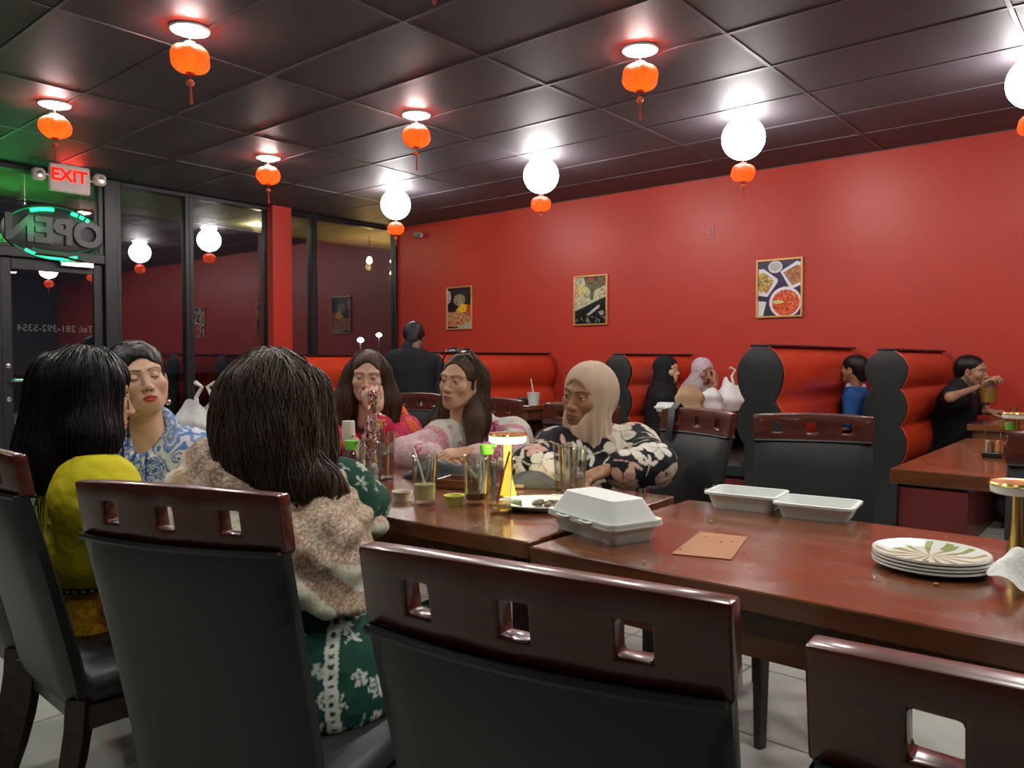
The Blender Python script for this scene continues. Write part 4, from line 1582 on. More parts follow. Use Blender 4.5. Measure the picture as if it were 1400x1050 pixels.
# ================================================================ soft surface modelling: blended round shapes meshed to one continuous skin
class Field:
    def __init__(s, lo, hi, h, R=None, o=None):
        """grid in a local frame: world = o + R @ local"""
        s.h = h
        s.lo = np.array(lo, np.float32) - 2 * h
        n = np.ceil((np.array(hi) + 2 * h - s.lo) / h).astype(int) + 1
        s.n = n
        s.ax = [s.lo[i] + h * np.arange(n[i], dtype=np.float32) for i in range(3)]
        s.F = np.full(tuple(n), .08, np.float32)
        s.R = np.eye(3) if R is None else np.array(R, float)
        s.o = np.zeros(3) if o is None else np.array(o, float)

    def L(s, p):
        return (np.array(p, float) - s.o) @ s.R

    def blk(s, lo, hi):
        sl = []
        for i in range(3):
            a = int(max(0, math.floor((lo[i] - s.lo[i]) / s.h)))
            b = int(min(s.n[i], math.ceil((hi[i] - s.lo[i]) / s.h) + 1))
            if a >= b:
                return None
            sl.append(slice(a, b))
        return tuple(sl)

    def xyz(s, sl):
        return s.ax[0][sl[0]][:, None, None], s.ax[1][sl[1]][None, :, None], s.ax[2][sl[2]][None, None, :]

    def comb(s, sl, d, k, op):
        f = s.F[sl]
        if op == 'add':
            if k <= 0:
                np.minimum(f, d, out=f)
            else:
                h = np.maximum(k - np.abs(f - d), 0) / k
                f[...] = np.minimum(f, d) - h * h * k * .25
        elif op == 'sub':
            if k <= 0:
                np.maximum(f, -d, out=f)
            else:
                h = np.maximum(k - np.abs(f + d), 0) / k
                f[...] = np.maximum(f, -d) + h * h * k * .25
        else:
            np.maximum(f, d, out=f)

    def cone(s, a, b, ra, rb, k=.02, op='add', local=False, flat=None):
        if not local:
            a, b = s.L(a), s.L(b)
        a, b = np.array(a, float), np.array(b, float)
        m = max(ra, rb) + k + 3 * s.h + .01
        sl = s.blk(np.minimum(a, b) - m, np.maximum(a, b) + m)
        if sl is None:
            return s
        X, Y, Z = s.xyz(sl)
        ba = b - a
        t = np.clip(((X - a[0]) * ba[0] + (Y - a[1]) * ba[1] + (Z - a[2]) * ba[2]) / (ba @ ba + 1e-12), 0, 1)
        d = np.sqrt((X - a[0] - ba[0] * t) ** 2 + (Y - a[1] - ba[1] * t) ** 2 + (Z - a[2] - ba[2] * t) ** 2) - (ra + (rb - ra) * t)
        s.comb(sl, d.astype(np.float32), k, op)
        return s

    def ell(s, c, r, k=.02, op='add', R=None, local=False, p=2):
        """ellipsoid; R columns are its axes (world unless local)"""
        if not local:
            c = s.L(c)
            if R is not None:
                R = s.R.T @ np.array(R)
            else:
                R = s.R.T
        elif R is None:
            R = np.eye(3)
        r = np.array(r, float)
        ext = np.sqrt(((np.array(R) * r) ** 2).sum(1)) * (1.15 if p == 2 else 1.5)
        m = k + 3 * s.h + .01
        sl = s.blk(c - ext - m, c + ext + m)
        if sl is None:
            return s
        X, Y, Z = s.xyz(sl)
        x, y, z = X - c[0], Y - c[1], Z - c[2]
        q = [(x * R[0][i] + y * R[1][i] + z * R[2][i]) / r[i] for i in range(3)]
        if p == 2:
            k0 = np.sqrt(q[0] ** 2 + q[1] ** 2 + q[2] ** 2)
            k1 = np.sqrt((q[0] / r[0]) ** 2 + (q[1] / r[1]) ** 2 + (q[2] / r[2]) ** 2)
            d = k0 * (k0 - 1) / (k1 + 1e-9)
        else:
            k0 = (np.abs(q[0]) ** p + np.abs(q[1]) ** p + np.abs(q[2]) ** p) ** (1 / p)
            d = (k0 - 1) * r.min()
        s.comb(sl, d.astype(np.float32), k, op)
        return s

    def fun(s, fn, lo, hi, k=0, op='add', local=True):
        sl = s.blk(np.array(lo), np.array(hi))
        if sl is None:
            return s
        X, Y, Z = s.xyz(sl)
        s.comb(sl, np.broadcast_to(fn(X, Y, Z), s.F[sl].shape).astype(np.float32), k, op)
        return s

    def plane(s, p, n, k=0, op='sub'):
        """remove everything on the side the normal points to"""
        p, n = s.L(p), s.R.T @ np.array(n, float)
        n = n / np.linalg.norm(n)
        X, Y, Z = s.xyz((slice(None),) * 3)
        d = -((X - p[0]) * n[0] + (Y - p[1]) * n[1] + (Z - p[2]) * n[2])
        s.comb((slice(None),) * 3, d.astype(np.float32), k, 'sub')
        return s

    def sample(s, pts):
        g = (s.L(pts) - s.lo) / s.h
        g = np.clip(g, 0, np.array(s.n) - 1.001)
        i = g.astype(int)
        f = g - i
        F = s.F
        r = 0
        for dx in (0, 1):
            for dy in (0, 1):
                for dz in (0, 1):
                    w = (f[:, 0] if dx else 1 - f[:, 0]) * (f[:, 1] if dy else 1 - f[:, 1]) * (f[:, 2] if dz else 1 - f[:, 2])
                    r = r + w * F[i[:, 0] + dx, i[:, 1] + dy, i[:, 2] + dz]
        return r

    def grad(s, pts):
        e = s.h * .8
        g = np.stack([s.sample(pts + np.eye(3)[i] * e) - s.sample(pts - np.eye(3)[i] * e) for i in range(3)], 1)
        return g / (np.linalg.norm(g, axis=1)[:, None] + 1e-9)

    def mesh(s):
        F = s.F.copy()
        for ax in range(3):
            for e in (0, -1):
                ix = [slice(None)] * 3
                ix[ax] = e
                F[tuple(ix)] = np.maximum(F[tuple(ix)], .001)
        I = F < 0
        c = I[:-1, :-1, :-1].astype(np.int8)
        tot = np.zeros(c.shape, np.int8)
        for dx in (0, 1):
            for dy in (0, 1):
                for dz in (0, 1):
                    tot += I[dx:I.shape[0] - 1 + dx, dy:I.shape[1] - 1 + dy, dz:I.shape[2] - 1 + dz]
        act = (tot > 0) & (tot < 8)
        ci, cj, ck = np.nonzero(act)
        ids = np.full(c.shape, -1, np.int32)
        ids[ci, cj, ck] = np.arange(len(ci))
        P_, W = np.zeros((len(ci), 3)), np.zeros(len(ci))
        cr = [(x, y, z) for x in (0, 1) for y in (0, 1) for z in (0, 1)]
        val = {q: F[ci + q[0], cj + q[1], ck + q[2]] for q in cr}
        for q in cr:
            for ax in range(3):
                if q[ax] == 0:
                    q2 = list(q)
                    q2[ax] = 1
                    f0, f1 = val[q], val[tuple(q2)]
                    m = (f0 < 0) != (f1 < 0)
                    t = np.where(m, f0 / np.where(m, f0 - f1, 1), 0)
                    e = np.tile(np.array(q, float), (len(ci), 1))
                    e[:, ax] = t
                    P_ += e * m[:, None]
                    W += m
        P_ = P_ / W[:, None] + np.stack([ci, cj, ck], 1)
        V = P_ * s.h + s.lo
        quads = []
        n = F.shape
        for ax in range(3):
            o1, o2 = (ax + 1) % 3, (ax + 2) % 3
            a = [slice(1, -1)] * 3
            a[ax] = slice(0, n[ax] - 1)
            b = list(a)
            b[ax] = slice(1, n[ax])
            A, B = I[tuple(a)], I[tuple(b)]
            idx = np.nonzero(A != B)
            g = [idx[i] + (0 if i == ax else 1) for i in range(3)]
            flip = A[idx]
            def cid(d1, d2):
                q = list(g)
                q[o1] = q[o1] - d1
                q[o2] = q[o2] - d2
                return ids[q[0], q[1], q[2]]
            Q = np.stack([cid(1, 1), cid(0, 1), cid(0, 0), cid(1, 0)], 1)
            Q[~flip] = Q[~flip][:, ::-1]
            quads.append(Q)
        Q = np.concatenate(quads)
        Q = Q[(Q >= 0).all(1)]
        return s.o + V @ s.R.T, Q, V


def lump(f, amp, sxy, sz, seed):
    """uneven waves in a field, long along the vertical"""
    X, Y, Z = f.xyz((slice(None),) * 3)
    g = np.stack([np.broadcast_to(a, f.F.shape).ravel() for a in (X, Y, Z)], 1).astype(np.float32)
    m = np.nonzero(np.abs(f.F.ravel()) < .05)[0]
    q = g[m] / np.array((sxy, sxy, sz), np.float32)
    v = vnoise(q, 1.0, seed) * .65 + vnoise(q, .5, seed + 1) * .35
    fl = f.F.ravel()
    fl[m] += amp * (v - .5) * 2
    f.F = fl.reshape(f.F.shape)


def vnormals(V, Q):
    n = np.cross(V[Q[:, 2]] - V[Q[:, 0]], V[Q[:, 3]] - V[Q[:, 1]])
    N = np.zeros_like(V)
    for i in range(4):
        np.add.at(N, Q[:, i], n)
    return N / (np.linalg.norm(N, axis=1)[:, None] + 1e-12)


def smooth(V, Q, it=1, lam=.5):
    for _ in range(it):
        S_, W = np.zeros_like(V), np.zeros(len(V))
        for i in range(4):
            np.add.at(S_, Q[:, i], V[Q[:, (i + 1) % 4]])
            np.add.at(S_, Q[:, i], V[Q[:, (i - 1) % 4]])
            np.add.at(W, Q[:, i], 2)
        V = V + lam * (S_ / W[:, None] - V)
    return V


def vnoise(p, s, seed=0):
    """smooth value noise at points p, cell size s"""
    r = np.random.default_rng(seed)
    G = r.random((32, 32, 32)).astype(np.float32)
    q = p / s + 1000.37
    i = np.floor(q).astype(int)
    f = q - i
    f = f * f * (3 - 2 * f)
    o = 0
    for dx in (0, 1):
        for dy in (0, 1):
            for dz in (0, 1):
                w = (f[:, 0] if dx else 1 - f[:, 0]) * (f[:, 1] if dy else 1 - f[:, 1]) * (f[:, 2] if dz else 1 - f[:, 2])
                o = o + w * G[(i[:, 0] + dx) % 32, (i[:, 1] + dy) % 32, (i[:, 2] + dz) % 32]
    return o


def fbm(p, s, seed=0):
    return vnoise(p, s, seed) * .55 + vnoise(p, s * .5, seed + 1) * .3 + vnoise(p, s * .25, seed + 2) * .15


def folds(V, N, amp, s, seed=0, stretch=None):
    """ridged cloth folds pushed along the normals"""
    q = V if stretch is None else V @ np.array(stretch).T
    n = fbm(q, s, seed)
    r = 1 - np.abs(2 * n - 1) * 1.6
    return V + N * (amp * np.clip(r, -1, 1))[:, None]


def basis_from(y, up=(0, 0, 1)):
    y = np.array(y, float)
    y /= np.linalg.norm(y)
    x = np.cross(y, up)
    x /= np.linalg.norm(x)
    return np.stack([x, y, np.cross(x, y)], 1)


def head_R(pos, yaw, pitch, roll):
    """head axes (columns x lateral, y forward, z up) from angles as seen by the camera: yaw + turns to picture right, pitch + up, roll + clockwise"""
    t = CAM - np.array(pos)
    t[2] = 0
    t /= np.linalg.norm(t)
    z = np.array([0, 0, 1.0])
    r = np.cross(z, t)
    yw, pt, rl = np.radians([yaw, pitch, roll])
    y = math.cos(yw) * t + math.sin(yw) * r
    x = np.cross(y, z)
    y2 = math.cos(pt) * y + math.sin(pt) * z
    z2 = -math.sin(pt) * y + math.cos(pt) * z
    z3 = math.cos(rl) * z2 - math.sin(rl) * x
    x3 = math.cos(rl) * x + math.sin(rl) * z2
    return np.stack([x3, y2, z3], 1)


M_SKIN = mat('skin', (1, 1, 1), .48, vcol=True, sub=.12, noise=(90, (.93, .9, .88), .8))


def head(pos, R, h=.0022, skin=(.56, .33, .22), lip=(.42, .13, .11), brow=(.06, .035, .025), eyes='open', gaze=(0, 1, 0), sc=1.0, male=False, smile=0,
         iris=(.05, .025, .012), neck=.12, ears=True, cheek=(.55, .25, .18), eyeopen=1.0, wide=1.0, stubble=0, lash=1.0):
    f = Field((-.10, -.13, -.13 - neck), (.10, .14, .13), h)
    kw = dict(local=True)
    f.ell((0, -.014, .03), (.074, .096, .078), .0, **kw)
    f.ell((0, .028, -.03), (.061 * wide, .058, .082), .03, **kw)
    f.ell((0, .060, -.094), (.022 if not male else .027, .018, .016), .035, **kw)
    for s in (-1, 1):
        f.cone((s * .054 * wide, .004, -.055), (s * .02, .056, -.096), .017, .014, .03, **kw)
        f.ell((s * .040 * wide, .056, -.026), (.024, .02, .02), .025, **kw)
        f.cone((s * .048, .066, .024), (s * .012, .08, .019), .009, .009, .018, **kw)
    for s in (-1, 1):
        f.ell((s * .032, .097, .0), (.019, .017, .0125), .014, op='sub', **kw)
    f.cone((0, .079, .014), (0, .1, -.034), .0075, .0105, .012, **kw)
    f.ell((0, .104, -.036), (.0115, .010, .0095), .008, **kw)
    for s in (-1, 1):
        f.ell((s * .0125, .094, -.040), (.0085, .011, .0075), .006, **kw)
        f.ell((s * .0065, .1, -.0475), (.0036, .005, .0035), .003, op='sub', **kw)
    f.ell((0, .075, -.068), (.03, .018, .024), .018, **kw)
    mw = .0252 + .004 * smile
    mz = -.0695
    up = .004 * smile
    for s in (-1, 1):
        f.cone((s * mw, .079, mz + .001 + up), (s * .005, .0925, mz + .0045), .0032, .0052, .005, **kw)
        f.cone((s * (mw - .002), .079, mz - .003 + up), (s * .003, .0905, mz - .0075), .0034, .0066, .005, **kw)
    f.cone((-mw * .85, .0885, mz - .0008 + up * .7), (0, .099, mz - .0012), .0012, .0015, .002, op='sub', **kw)
    f.cone((mw * .85, .0885, mz - .0008 + up * .7), (0, .099, mz - .0012), .0012, .0015, .002, op='sub', **kw)
    er, ez = .0122, .0
    EC = [np.array((s * .0318, .0735, ez)) for s in (-1, 1)]
    for c in EC:
        f.ell(c, (er, er, er), .001, **kw)
        # lids: a shell just outside the eyeball, open between two planes
        lo_, hi_ = (-.0040 * eyeopen, .0036 * eyeopen) if eyes == 'open' else (0, -.02)
        r2 = er + .0014
        def lid(X, Y, Z, c=c, r2=r2, lo_=lo_, hi_=hi_):
            d = np.sqrt((X - c[0]) ** 2 + (Y - c[1]) ** 2 + (Z - c[2]) ** 2) - r2
            zz = Z - c[2] + .12 * ((X - c[0]) ** 2) / .012
            if hi_ < lo_:
                return d
            gap = np.maximum(lo_ - zz, zz - hi_)
            return np.maximum(d, -gap)
        f.fun(lid, c - .02, c + .02, k=.0025)
    if ears:
        for s in (-1, 1):
            Re = np.array(Matrix.Rotation(s * -.35, 3, 'Z') @ Matrix.Rotation(-.2, 3, 'X'))
            f.ell((s * .077, -.006, -.012), (.009, .019, .032), .006, R=Re, **kw)
            f.ell((s * .086, .0, -.008), (.006, .010, .018), .004, op='sub', R=Re, **kw)
            f.ell((s * .076, .004, -.04), (.006, .008, .010), .006, **kw)
    if neck:
        f.cone((0, -.022, -.07), (0, -.04, -.10 - neck), .052 if not male else .06, .054 if not male else .062, .025, **kw)
    _, Q, V = f.mesh()
    x, y, z = V[:, 0], V[:, 1], V[:, 2]
    C = np.tile(np.array(skin), (len(V), 1))
    face = y > .03
    def mixc(w, c):
        w = np.clip(w, 0, 1)[:, None]
        C[:] = C * (1 - w) + np.array(c) * w
    # cheeks and nose a little redder
    for s in (-1, 1):
        d = np.sqrt(((x - s * .043) / .024) ** 2 + ((z + .035) / .02) ** 2)
        mixc(.35 * np.clip(1.2 - d, 0, 1) * face, cheek)
    if stubble:
        d = (z < -.04) & (y > -.01) & (z > -.13)
        mixc(stubble * d * np.clip((-.04 - z) / .02, 0, 1), (.09, .06, .05))
    ax = np.abs(x)
    # lips
    t = np.clip(ax / mw, 0, 1)
    zu, zl = mz + .0098 - .0035 * t - .0055 * t ** 3 + up * t, mz - .0150 + .011 * t ** 2 + up * t
    zu = zu - .0018 * np.exp(-(ax / .004) ** 2)
    w = np.clip((zu - z) / .002, 0, 1) * np.clip((z - zl) / .002, 0, 1) * np.clip((mw - ax) / .002, 0, 1) * (y > .07)
    mixc(w, lip)
    mixc(.6 * np.clip(1 - np.abs(z - (mz - .0012 + up * t)) / .0018, 0, 1) * (ax < mw) * (y > .07), np.array(lip) * .25)
    mixc(.85 * (np.sqrt((ax - .0065) ** 2 + (z + .0468) ** 2) < .003) * (y > .085), np.array(skin) * .2)
    # brows
    tb = np.clip((ax - .011) / .04, 0, 1)
    zb = .0185 + .0075 * np.sin(tb * PI * .72) - .002 * tb
    w = np.clip(1.5 - np.abs(z - zb) / (.0034 - .0018 * tb), 0, 1) * (ax > .010) * (ax < .052) * (y > .04)
    mixc(.9 * w, brow)
    # eyes
    for c in EC:
        d = np.linalg.norm(V - c, axis=1)
        xx_ = x - c[0]
        zz = z - c[2] + .12 * xx_ ** 2 / .012
        near = (d < er + .006) & (y > c[1])
        if eyes == 'open':
            lo_, hi_ = -.0040 * eyeopen, .0036 * eyeopen
            inn = near & (d < er + .0009) & (zz > lo_ - .0006) & (zz < hi_ + .0006)
            C[inn] = (.5, .46, .43)
            g = np.array(gaze, float)
            g /= np.linalg.norm(g)
            cs = ((V - c) @ g) / (d + 1e-9)
            C[inn & (cs > math.cos(.56))] = iris
            C[inn & (cs > math.cos(.22))] = (.006, .005, .005)
            w = np.clip(1.3 - np.abs(zz - hi_ - .0006) / .0013, 0, 1) * near * (np.abs(xx_) < .0135)
            mixc(.9 * w * lash, (.02, .012, .01))
            w = np.clip(1 - np.abs(zz - lo_ + .0004) / .0009, 0, 1) * near * (np.abs(xx_) < .012)
            mixc(.45 * w * lash, (.05, .03, .025))
        else:
            w = np.clip(1.3 - np.abs(z - c[2] + .0055 - 14 * xx_ ** 2) / .002, 0, 1) * near * (np.abs(xx_) < .0135)
            mixc(1.0 * w * lash, (.025, .015, .012))
    return pos + (V * sc) @ R.T, Q, C


def hand(wrist, d, nrm, side, curl=(.4, .45, .5, .55), thumb=.5, sc=1.0, h=.0028, skin=(.56, .33, .22), spread=.12):
    """wrist point, direction to the fingers, normal of the back of the hand, side +1 if the thumb lies on the +x side (x = d x nrm)"""
    d = np.array(d, float)
    d /= np.linalg.norm(d)
    nrm = np.array(nrm, float)
    nrm -= d * (nrm @ d)
    nrm /= np.linalg.norm(nrm)
    x = np.cross(d, nrm) * side
    R = np.stack([x, d, nrm], 1)
    f = Field((-.09, -.05, -.11), (.11, .2, .06), h)
    kw = dict(local=True)
    f.cone((0, -.03, 0), (0, .012, 0), .022, .023, .01, **kw)
    f.ell((.002, .045, 0), (.036, .046, .0145), .014, **kw)
    bx_ = (.028, .0095, -.009, -.026)
    ln = (.073, .08, .074, .058)
    for i in range(4):
        b = np.array((bx_[i], .084 - .004 * abs(i - 1) ** 1.3, .002))
        f.cone((bx_[i] * .5, .02, .002), b, .011, .0105, .012, **kw)
        ang = curl[i]
        p = b
        sx_ = math.sin(spread * (1.2 - i))
        dirs = 0
        for j, (fr, cr) in enumerate(((.45, .8), (.31, 1.25), (.24, .9))):
            dirs += ang * cr
            q = p + ln[i] * fr * np.array((sx_ * math.cos(dirs), math.cos(dirs), -math.sin(dirs)))
            r0 = .0097 - .0009 * j - (.0012 if i == 3 else 0)
            f.cone(p, q, r0, r0 - .0009, .004, **kw)
            p = q
    b = np.array((.026, .012, -.006))
    a = thumb
    m_ = b + .04 * np.array((math.cos(a) * .8, .72, -math.sin(a) * .8))
    e = m_ + .033 * np.array((math.cos(a) * .35, .85, -math.sin(a) * .55))
    g = e + .026 * np.array((math.cos(a) * .05, .95, -math.sin(a) * .5))
    f.cone(b, m_, .0165, .0125, .014, **kw)
    f.cone(m_, e, .0115, .0105, .005, **kw)
    f.cone(e, g, .0102, .0085, .004, **kw)
    _, Q, V = f.mesh()
    if side < 0:
        Q = Q[:, ::-1]
    C = np.tile(np.array(skin) * np.array((1.0, .97, .96)), (len(V), 1))
    return np.array(wrist) + (V * sc) @ R.T, Q, C


def join(parts):
    V, Q, C = [], [], []
    o = 0
    for v, q, c in parts:
        V.append(v)
        Q.append(q + o)
        C.append(c)
        o += len(v)
    return np.concatenate(V), np.concatenate(Q), np.concatenate(C)


def bounds(pts, m):
    a = np.array(pts)
    return a.min(0) - m, a.max(0) + m


def body_field(J, h, g=0.0, sleeve=1.0, legs=True, arms=('L', 'R'), chest=(.155, .105, .18), waist=(.14, .105, .15), hip=(.175, .135, .14), bust=.0, arm=(.05, .042, .038, .027), neck=True, k=.05,
               skirt=0, armk=.04, pts=()):
    """torso, arms and legs blended into one field; J holds joints in world space"""
    allp = [v for kk, v in J.items() if legs or kk[:2] not in ('kn', 'an', 'hi', 'to')] + list(pts)
    lo, hi = bounds(allp, .26)
    f = Field(lo, hi, h)
    up = J['neck'] - J['pelvis']
    L_ = np.linalg.norm(up)
    upn = up / L_
    lat = J['shR'] - J['shL']
    lat -= upn * (lat @ upn)
    sw = np.linalg.norm(J['shR'] - J['shL'])
    lat /= np.linalg.norm(lat)
    fwd = np.cross(upn, lat)
    if 'front' in J and fwd @ J['front'] < 0:
        fwd = -fwd
    Rb = np.stack([lat, fwd, upn], 1)
    ks = L_ / .5
    f.ell(J['pelvis'] + up * .02, np.array(hip) * (1, 1, ks) + g, 0, R=Rb)
    f.ell(J['pelvis'] + up * .32, np.array(waist) * (1, 1, ks) + g, k, R=Rb)
    f.ell(J['pelvis'] + up * .66, np.array(chest) * (1, 1, ks) + g, k, R=Rb)
    if bust:
        for s in (-1, 1):
            f.ell(J['pelvis'] + up * .6 + lat * s * .075 + fwd * chest[1] * .75, (.07 + g, bust + g, .075 + g), .04, R=Rb)
    nb = J['neck'] - up * .04
    for s in 'LR':
        f.cone(nb - up * .06, J['sh' + s], .07 + g, arm[0] + .008 + g, k)
    if neck:
        f.cone(J['neck'] - up * .05, J['neck'] + up * .08, .058 + g, .052 + g, .03)
    for s in arms:
        e, w = J['el' + s], J['wr' + s]
        sh = J['sh' + s]
        f.cone(sh, e, arm[0] + g, arm[1] + g, armk)
        we = e + (w - e) * sleeve
        f.cone(e, we, arm[2] + g, arm[2] + (arm[3] - arm[2]) * sleeve + g, .02)
    if legs:
        for s in 'LR':
            f.cone(J['hi' + s], J['kn' + s], .082 + g, .06 + g, .04)
            f.cone(J['kn' + s], J['an' + s], .055 + g, .036 + g, .02)
            f.cone(J['an' + s] + (0, 0, -.03), J['to' + s], .036 + g, .028 + g, .02)
    f.axes = (lat, fwd, upn)
    return f


def seated(J, front, spread=.09, lat=None, thigh=.42):
    """hips, knees, ankles and toes of a seated person facing front"""
    front = np.array([front[0], front[1], 0.0])
    front /= np.linalg.norm(front)
    J['front'] = front
    r = np.array([front[1], -front[0], 0])
    for s, q in (('L', -1), ('R', 1)):
        if 'kn' + s not in J:
            J['hi' + s] = J['pelvis'] + r * spread * q + front * .03 - np.array([0, 0, .035])
            J['kn' + s] = J['hi' + s] + front * thigh + r * .03 * q
            J['kn' + s][2] = .47
            J['an' + s] = J['kn' + s] - front * .06
            J['an' + s][2] = .09
            J['to' + s] = J['an' + s] + front * .15
            J['to' + s][2] = .03
    return J


def strands(f, starts, mean_len, n_steps=46, step=.0095, fall=(0, 0, -1), away=None, r=.0013, seed=0, wob=.25, lift=.0015, curl=0, dirs=None, face=None):
    """locks that run over the surface of field f from the start points and then hang free"""
    rs = np.random.default_rng(seed)
    n = len(starts)
    p = np.array(starts, float)
    off = lift * rs.random(n) * 2 - lift * .3
    for _ in range(4):
        g = f.grad(p)
        p = p - g * (f.sample(p) - off)[:, None]
    L_ = np.clip((mean_len * (.7 + .6 * rs.random(n)) / step).astype(int), 5, n_steps)
    path = [p.copy()]
    ph = rs.random((n, 2)) * 6.28
    fl = np.array(fall, float)
    d0 = np.zeros((n, 3)) if dirs is None else np.array(dirs, float)
    free = np.zeros(n, bool)
    for k in range(n_steps - 1):
        g = f.grad(p)
        d = np.tile(fl, (n, 1)) + d0 * math.exp(-k / 9)
        side = np.cross(g, fl)
        d += side * (wob * np.sin(ph[:, 0] + k * (.16 + .1 * curl)))[:, None]
        dt = d - g * (d * g).sum(1)[:, None]
        ln = np.linalg.norm(dt, axis=1)
        under = (g @ fl > .55)
        free |= under
        dt = dt / (ln[:, None] + 1e-6)
        df = np.tile(fl, (n, 1)) + .25 * side * np.sin(ph[:, 1] + k * .3)[:, None]
        df /= np.linalg.norm(df, axis=1)[:, None] + 1e-9
        dt = np.where(free[:, None], df, dt)
        p = p + dt * step
        v = f.sample(p)
        corr = np.where(free, np.minimum(v - off, 0), v - off)
        p = p - g * corr[:, None] * .9
        path.append(p.copy())
    path = np.stack(path, 1)
    if face is not None:
        q = (path - face[0]) @ face[1]
        hit = ((q[..., 1] > .045) & (np.abs(q[..., 0]) < .064) & (q[..., 2] < .06) & (q[..., 2] > -.125)).any(1)
        path, L_ = path[~hit], L_[~hit]
        n = len(path)
    # tubes with 3 sides
    idx = np.arange(n_steps)
    rad = r * (.55 + .9 * rs.random(n))[:, None] * np.clip(np.minimum((idx[None] + 1.5) / 4, (L_[:, None] - idx[None]) / 8), 0.02, 1) ** .7
    idx2 = np.minimum(idx[None], L_[:, None] - 1)
    path = np.take_along_axis(path, idx2[..., None].repeat(3, 2), 1)
    T = np.gradient(path, axis=1)
    T /= np.linalg.norm(T, axis=2)[..., None] + 1e-9
    a = np.cross(T, np.array([.31, .52, .79]))
    a /= np.linalg.norm(a, axis=2)[..., None] + 1e-9
    b = np.cross(T, a)
    ring = [path + rad[..., None] * (a * math.cos(t) + b * math.sin(t)) for t in (0, 2.094, 4.189)]
    V = np.stack(ring, 2).reshape(-1, 3)
    base = (np.arange(n)[:, None] * n_steps + np.arange(n_steps - 1)[None]) * 3
    keep = (np.arange(n_steps - 1)[None] < L_[:, None] - 1)
    base = base[keep]
    Q = np.concatenate([np.stack([base + i, base + (i + 1) % 3, base + 3 + (i + 1) % 3, base + 3 + i], 1) for i in range(3)])
    return V, Q


def on_cap(f, c, R, n, seed=0, lo=-.1, hi=1, ring=(.0, 2.2)):
    """start points over the crown: directions in head axes with polar angle range ring from the top"""
    rs = np.random.default_rng(seed)
    th = rs.random(n) * 2 * PI
    po = ring[0] + (ring[1] - ring[0]) * rs.random(n) ** .7
    d = np.stack([np.sin(po) * np.cos(th), np.sin(po) * np.sin(th), np.cos(po)], 1)
    return c + (d * .13) @ np.array(R).T, d @ np.array(R).T


def hair_obj(name, f, m, parent, off, parts, sm=1):
    V, Q, _ = f.mesh()
    V = smooth(V, Q, sm)
    o = 0
    Vs, Qs = [V], [Q]
    n = len(V)
    for v, q in parts:
        Vs.append(v)
        Qs.append(q + n)
        n += len(v)
    return mk(name, np.concatenate(Vs), np.concatenate(Qs), m, parent, off=off)


def blobs(V, N, centers, fn):
    """call fn(local x, local y, mask index, k) for the vertices near each centre, in the tangent plane"""
    for k, ci in enumerate(centers):
        c, n = V[ci], N[ci]
        R_ = .11
        m = np.nonzero((np.abs(V - c).max(1) < R_) & (N @ n > .15))[0]
        if not len(m):
            continue
        u = np.cross(n, (0.3, 0.1, 1))
        u /= np.linalg.norm(u)
        w = np.cross(n, u)
        q = V[m] - c
        fn(q @ u, q @ w, m, k)


def poisson(V, dist, seed, mask=None, limit=400):
    rs = np.random.default_rng(seed)
    idx = np.arange(len(V)) if mask is None else np.nonzero(mask)[0]
    rs.shuffle(idx)
    out = []
    pts = []
    for i in idx[:6000]:
        if not pts or np.min(np.sum((np.array(pts) - V[i]) ** 2, 1)) > dist * dist:
            out.append(i)
            pts.append(V[i])
            if len(out) >= limit:
                break
    return out

# ================================================================ people
M_CLOTH = mat('printed_cloth', (1, 1, 1), .78, vcol=True, bump=(220, .12), spec=.25)
M_BLACKCLOTH = mat('black_cloth', (.012, .012, .014), .8, noise=(40, (.02, .02, .022)), bump=(150, .2))
M_HAIRB = mat('black_hair', (.006, .0055, .0055), .36, noise=(1, (.011, .010, .0095), .5), bump=(1, .3), spec=.3, stretch=(170, 170, 9))
M_HAIRD = mat('dark_brown_hair', (.034, .021, .0145), .42, noise=(1, (.095, .06, .042), .5), bump=(1, .5), spec=.3, stretch=(150, 150, 12))
M_HAIRM = mat('brown_hair', (.035, .018, .011), .45, noise=(1, (.11, .062, .04), .5), bump=(1, .5), spec=.3, stretch=(170, 170, 9))
M_TROUSER = mat('dark_trousers', (.02, .02, .024), .8, noise=(40, (.03, .03, .034)))
M_SHOE = mat('black_shoe', (.012, .012, .012), .45, noise=(40, (.02, .02, .02)))


def hp(px, py, D, yaw, pitch, roll, fy=.086, sc=1.0):
    q = P(px, py, D)
    R = head_R(q, yaw, pitch, roll)
    return q - R @ np.array((0, fy, 0)) * sc, R


def person(label, J, group=None):
    return thing('person', label, 'person', (J['pelvis'][0], J['pelvis'][1], 0.0), 0, group)


def off(t):
    return np.array(t.location)


def skin_body(t, J, parts, skin, **kw):
    f = body_field(J, .012, -.016, legs=False, **kw)
    V, Q, _ = f.mesh()
    C = np.tile(np.array(skin), (len(V), 1))
    V, Q, C = join([(V, Q, C)] + parts)
    return mk('body', V, Q, M_SKIN, t, col=C, off=off(t))


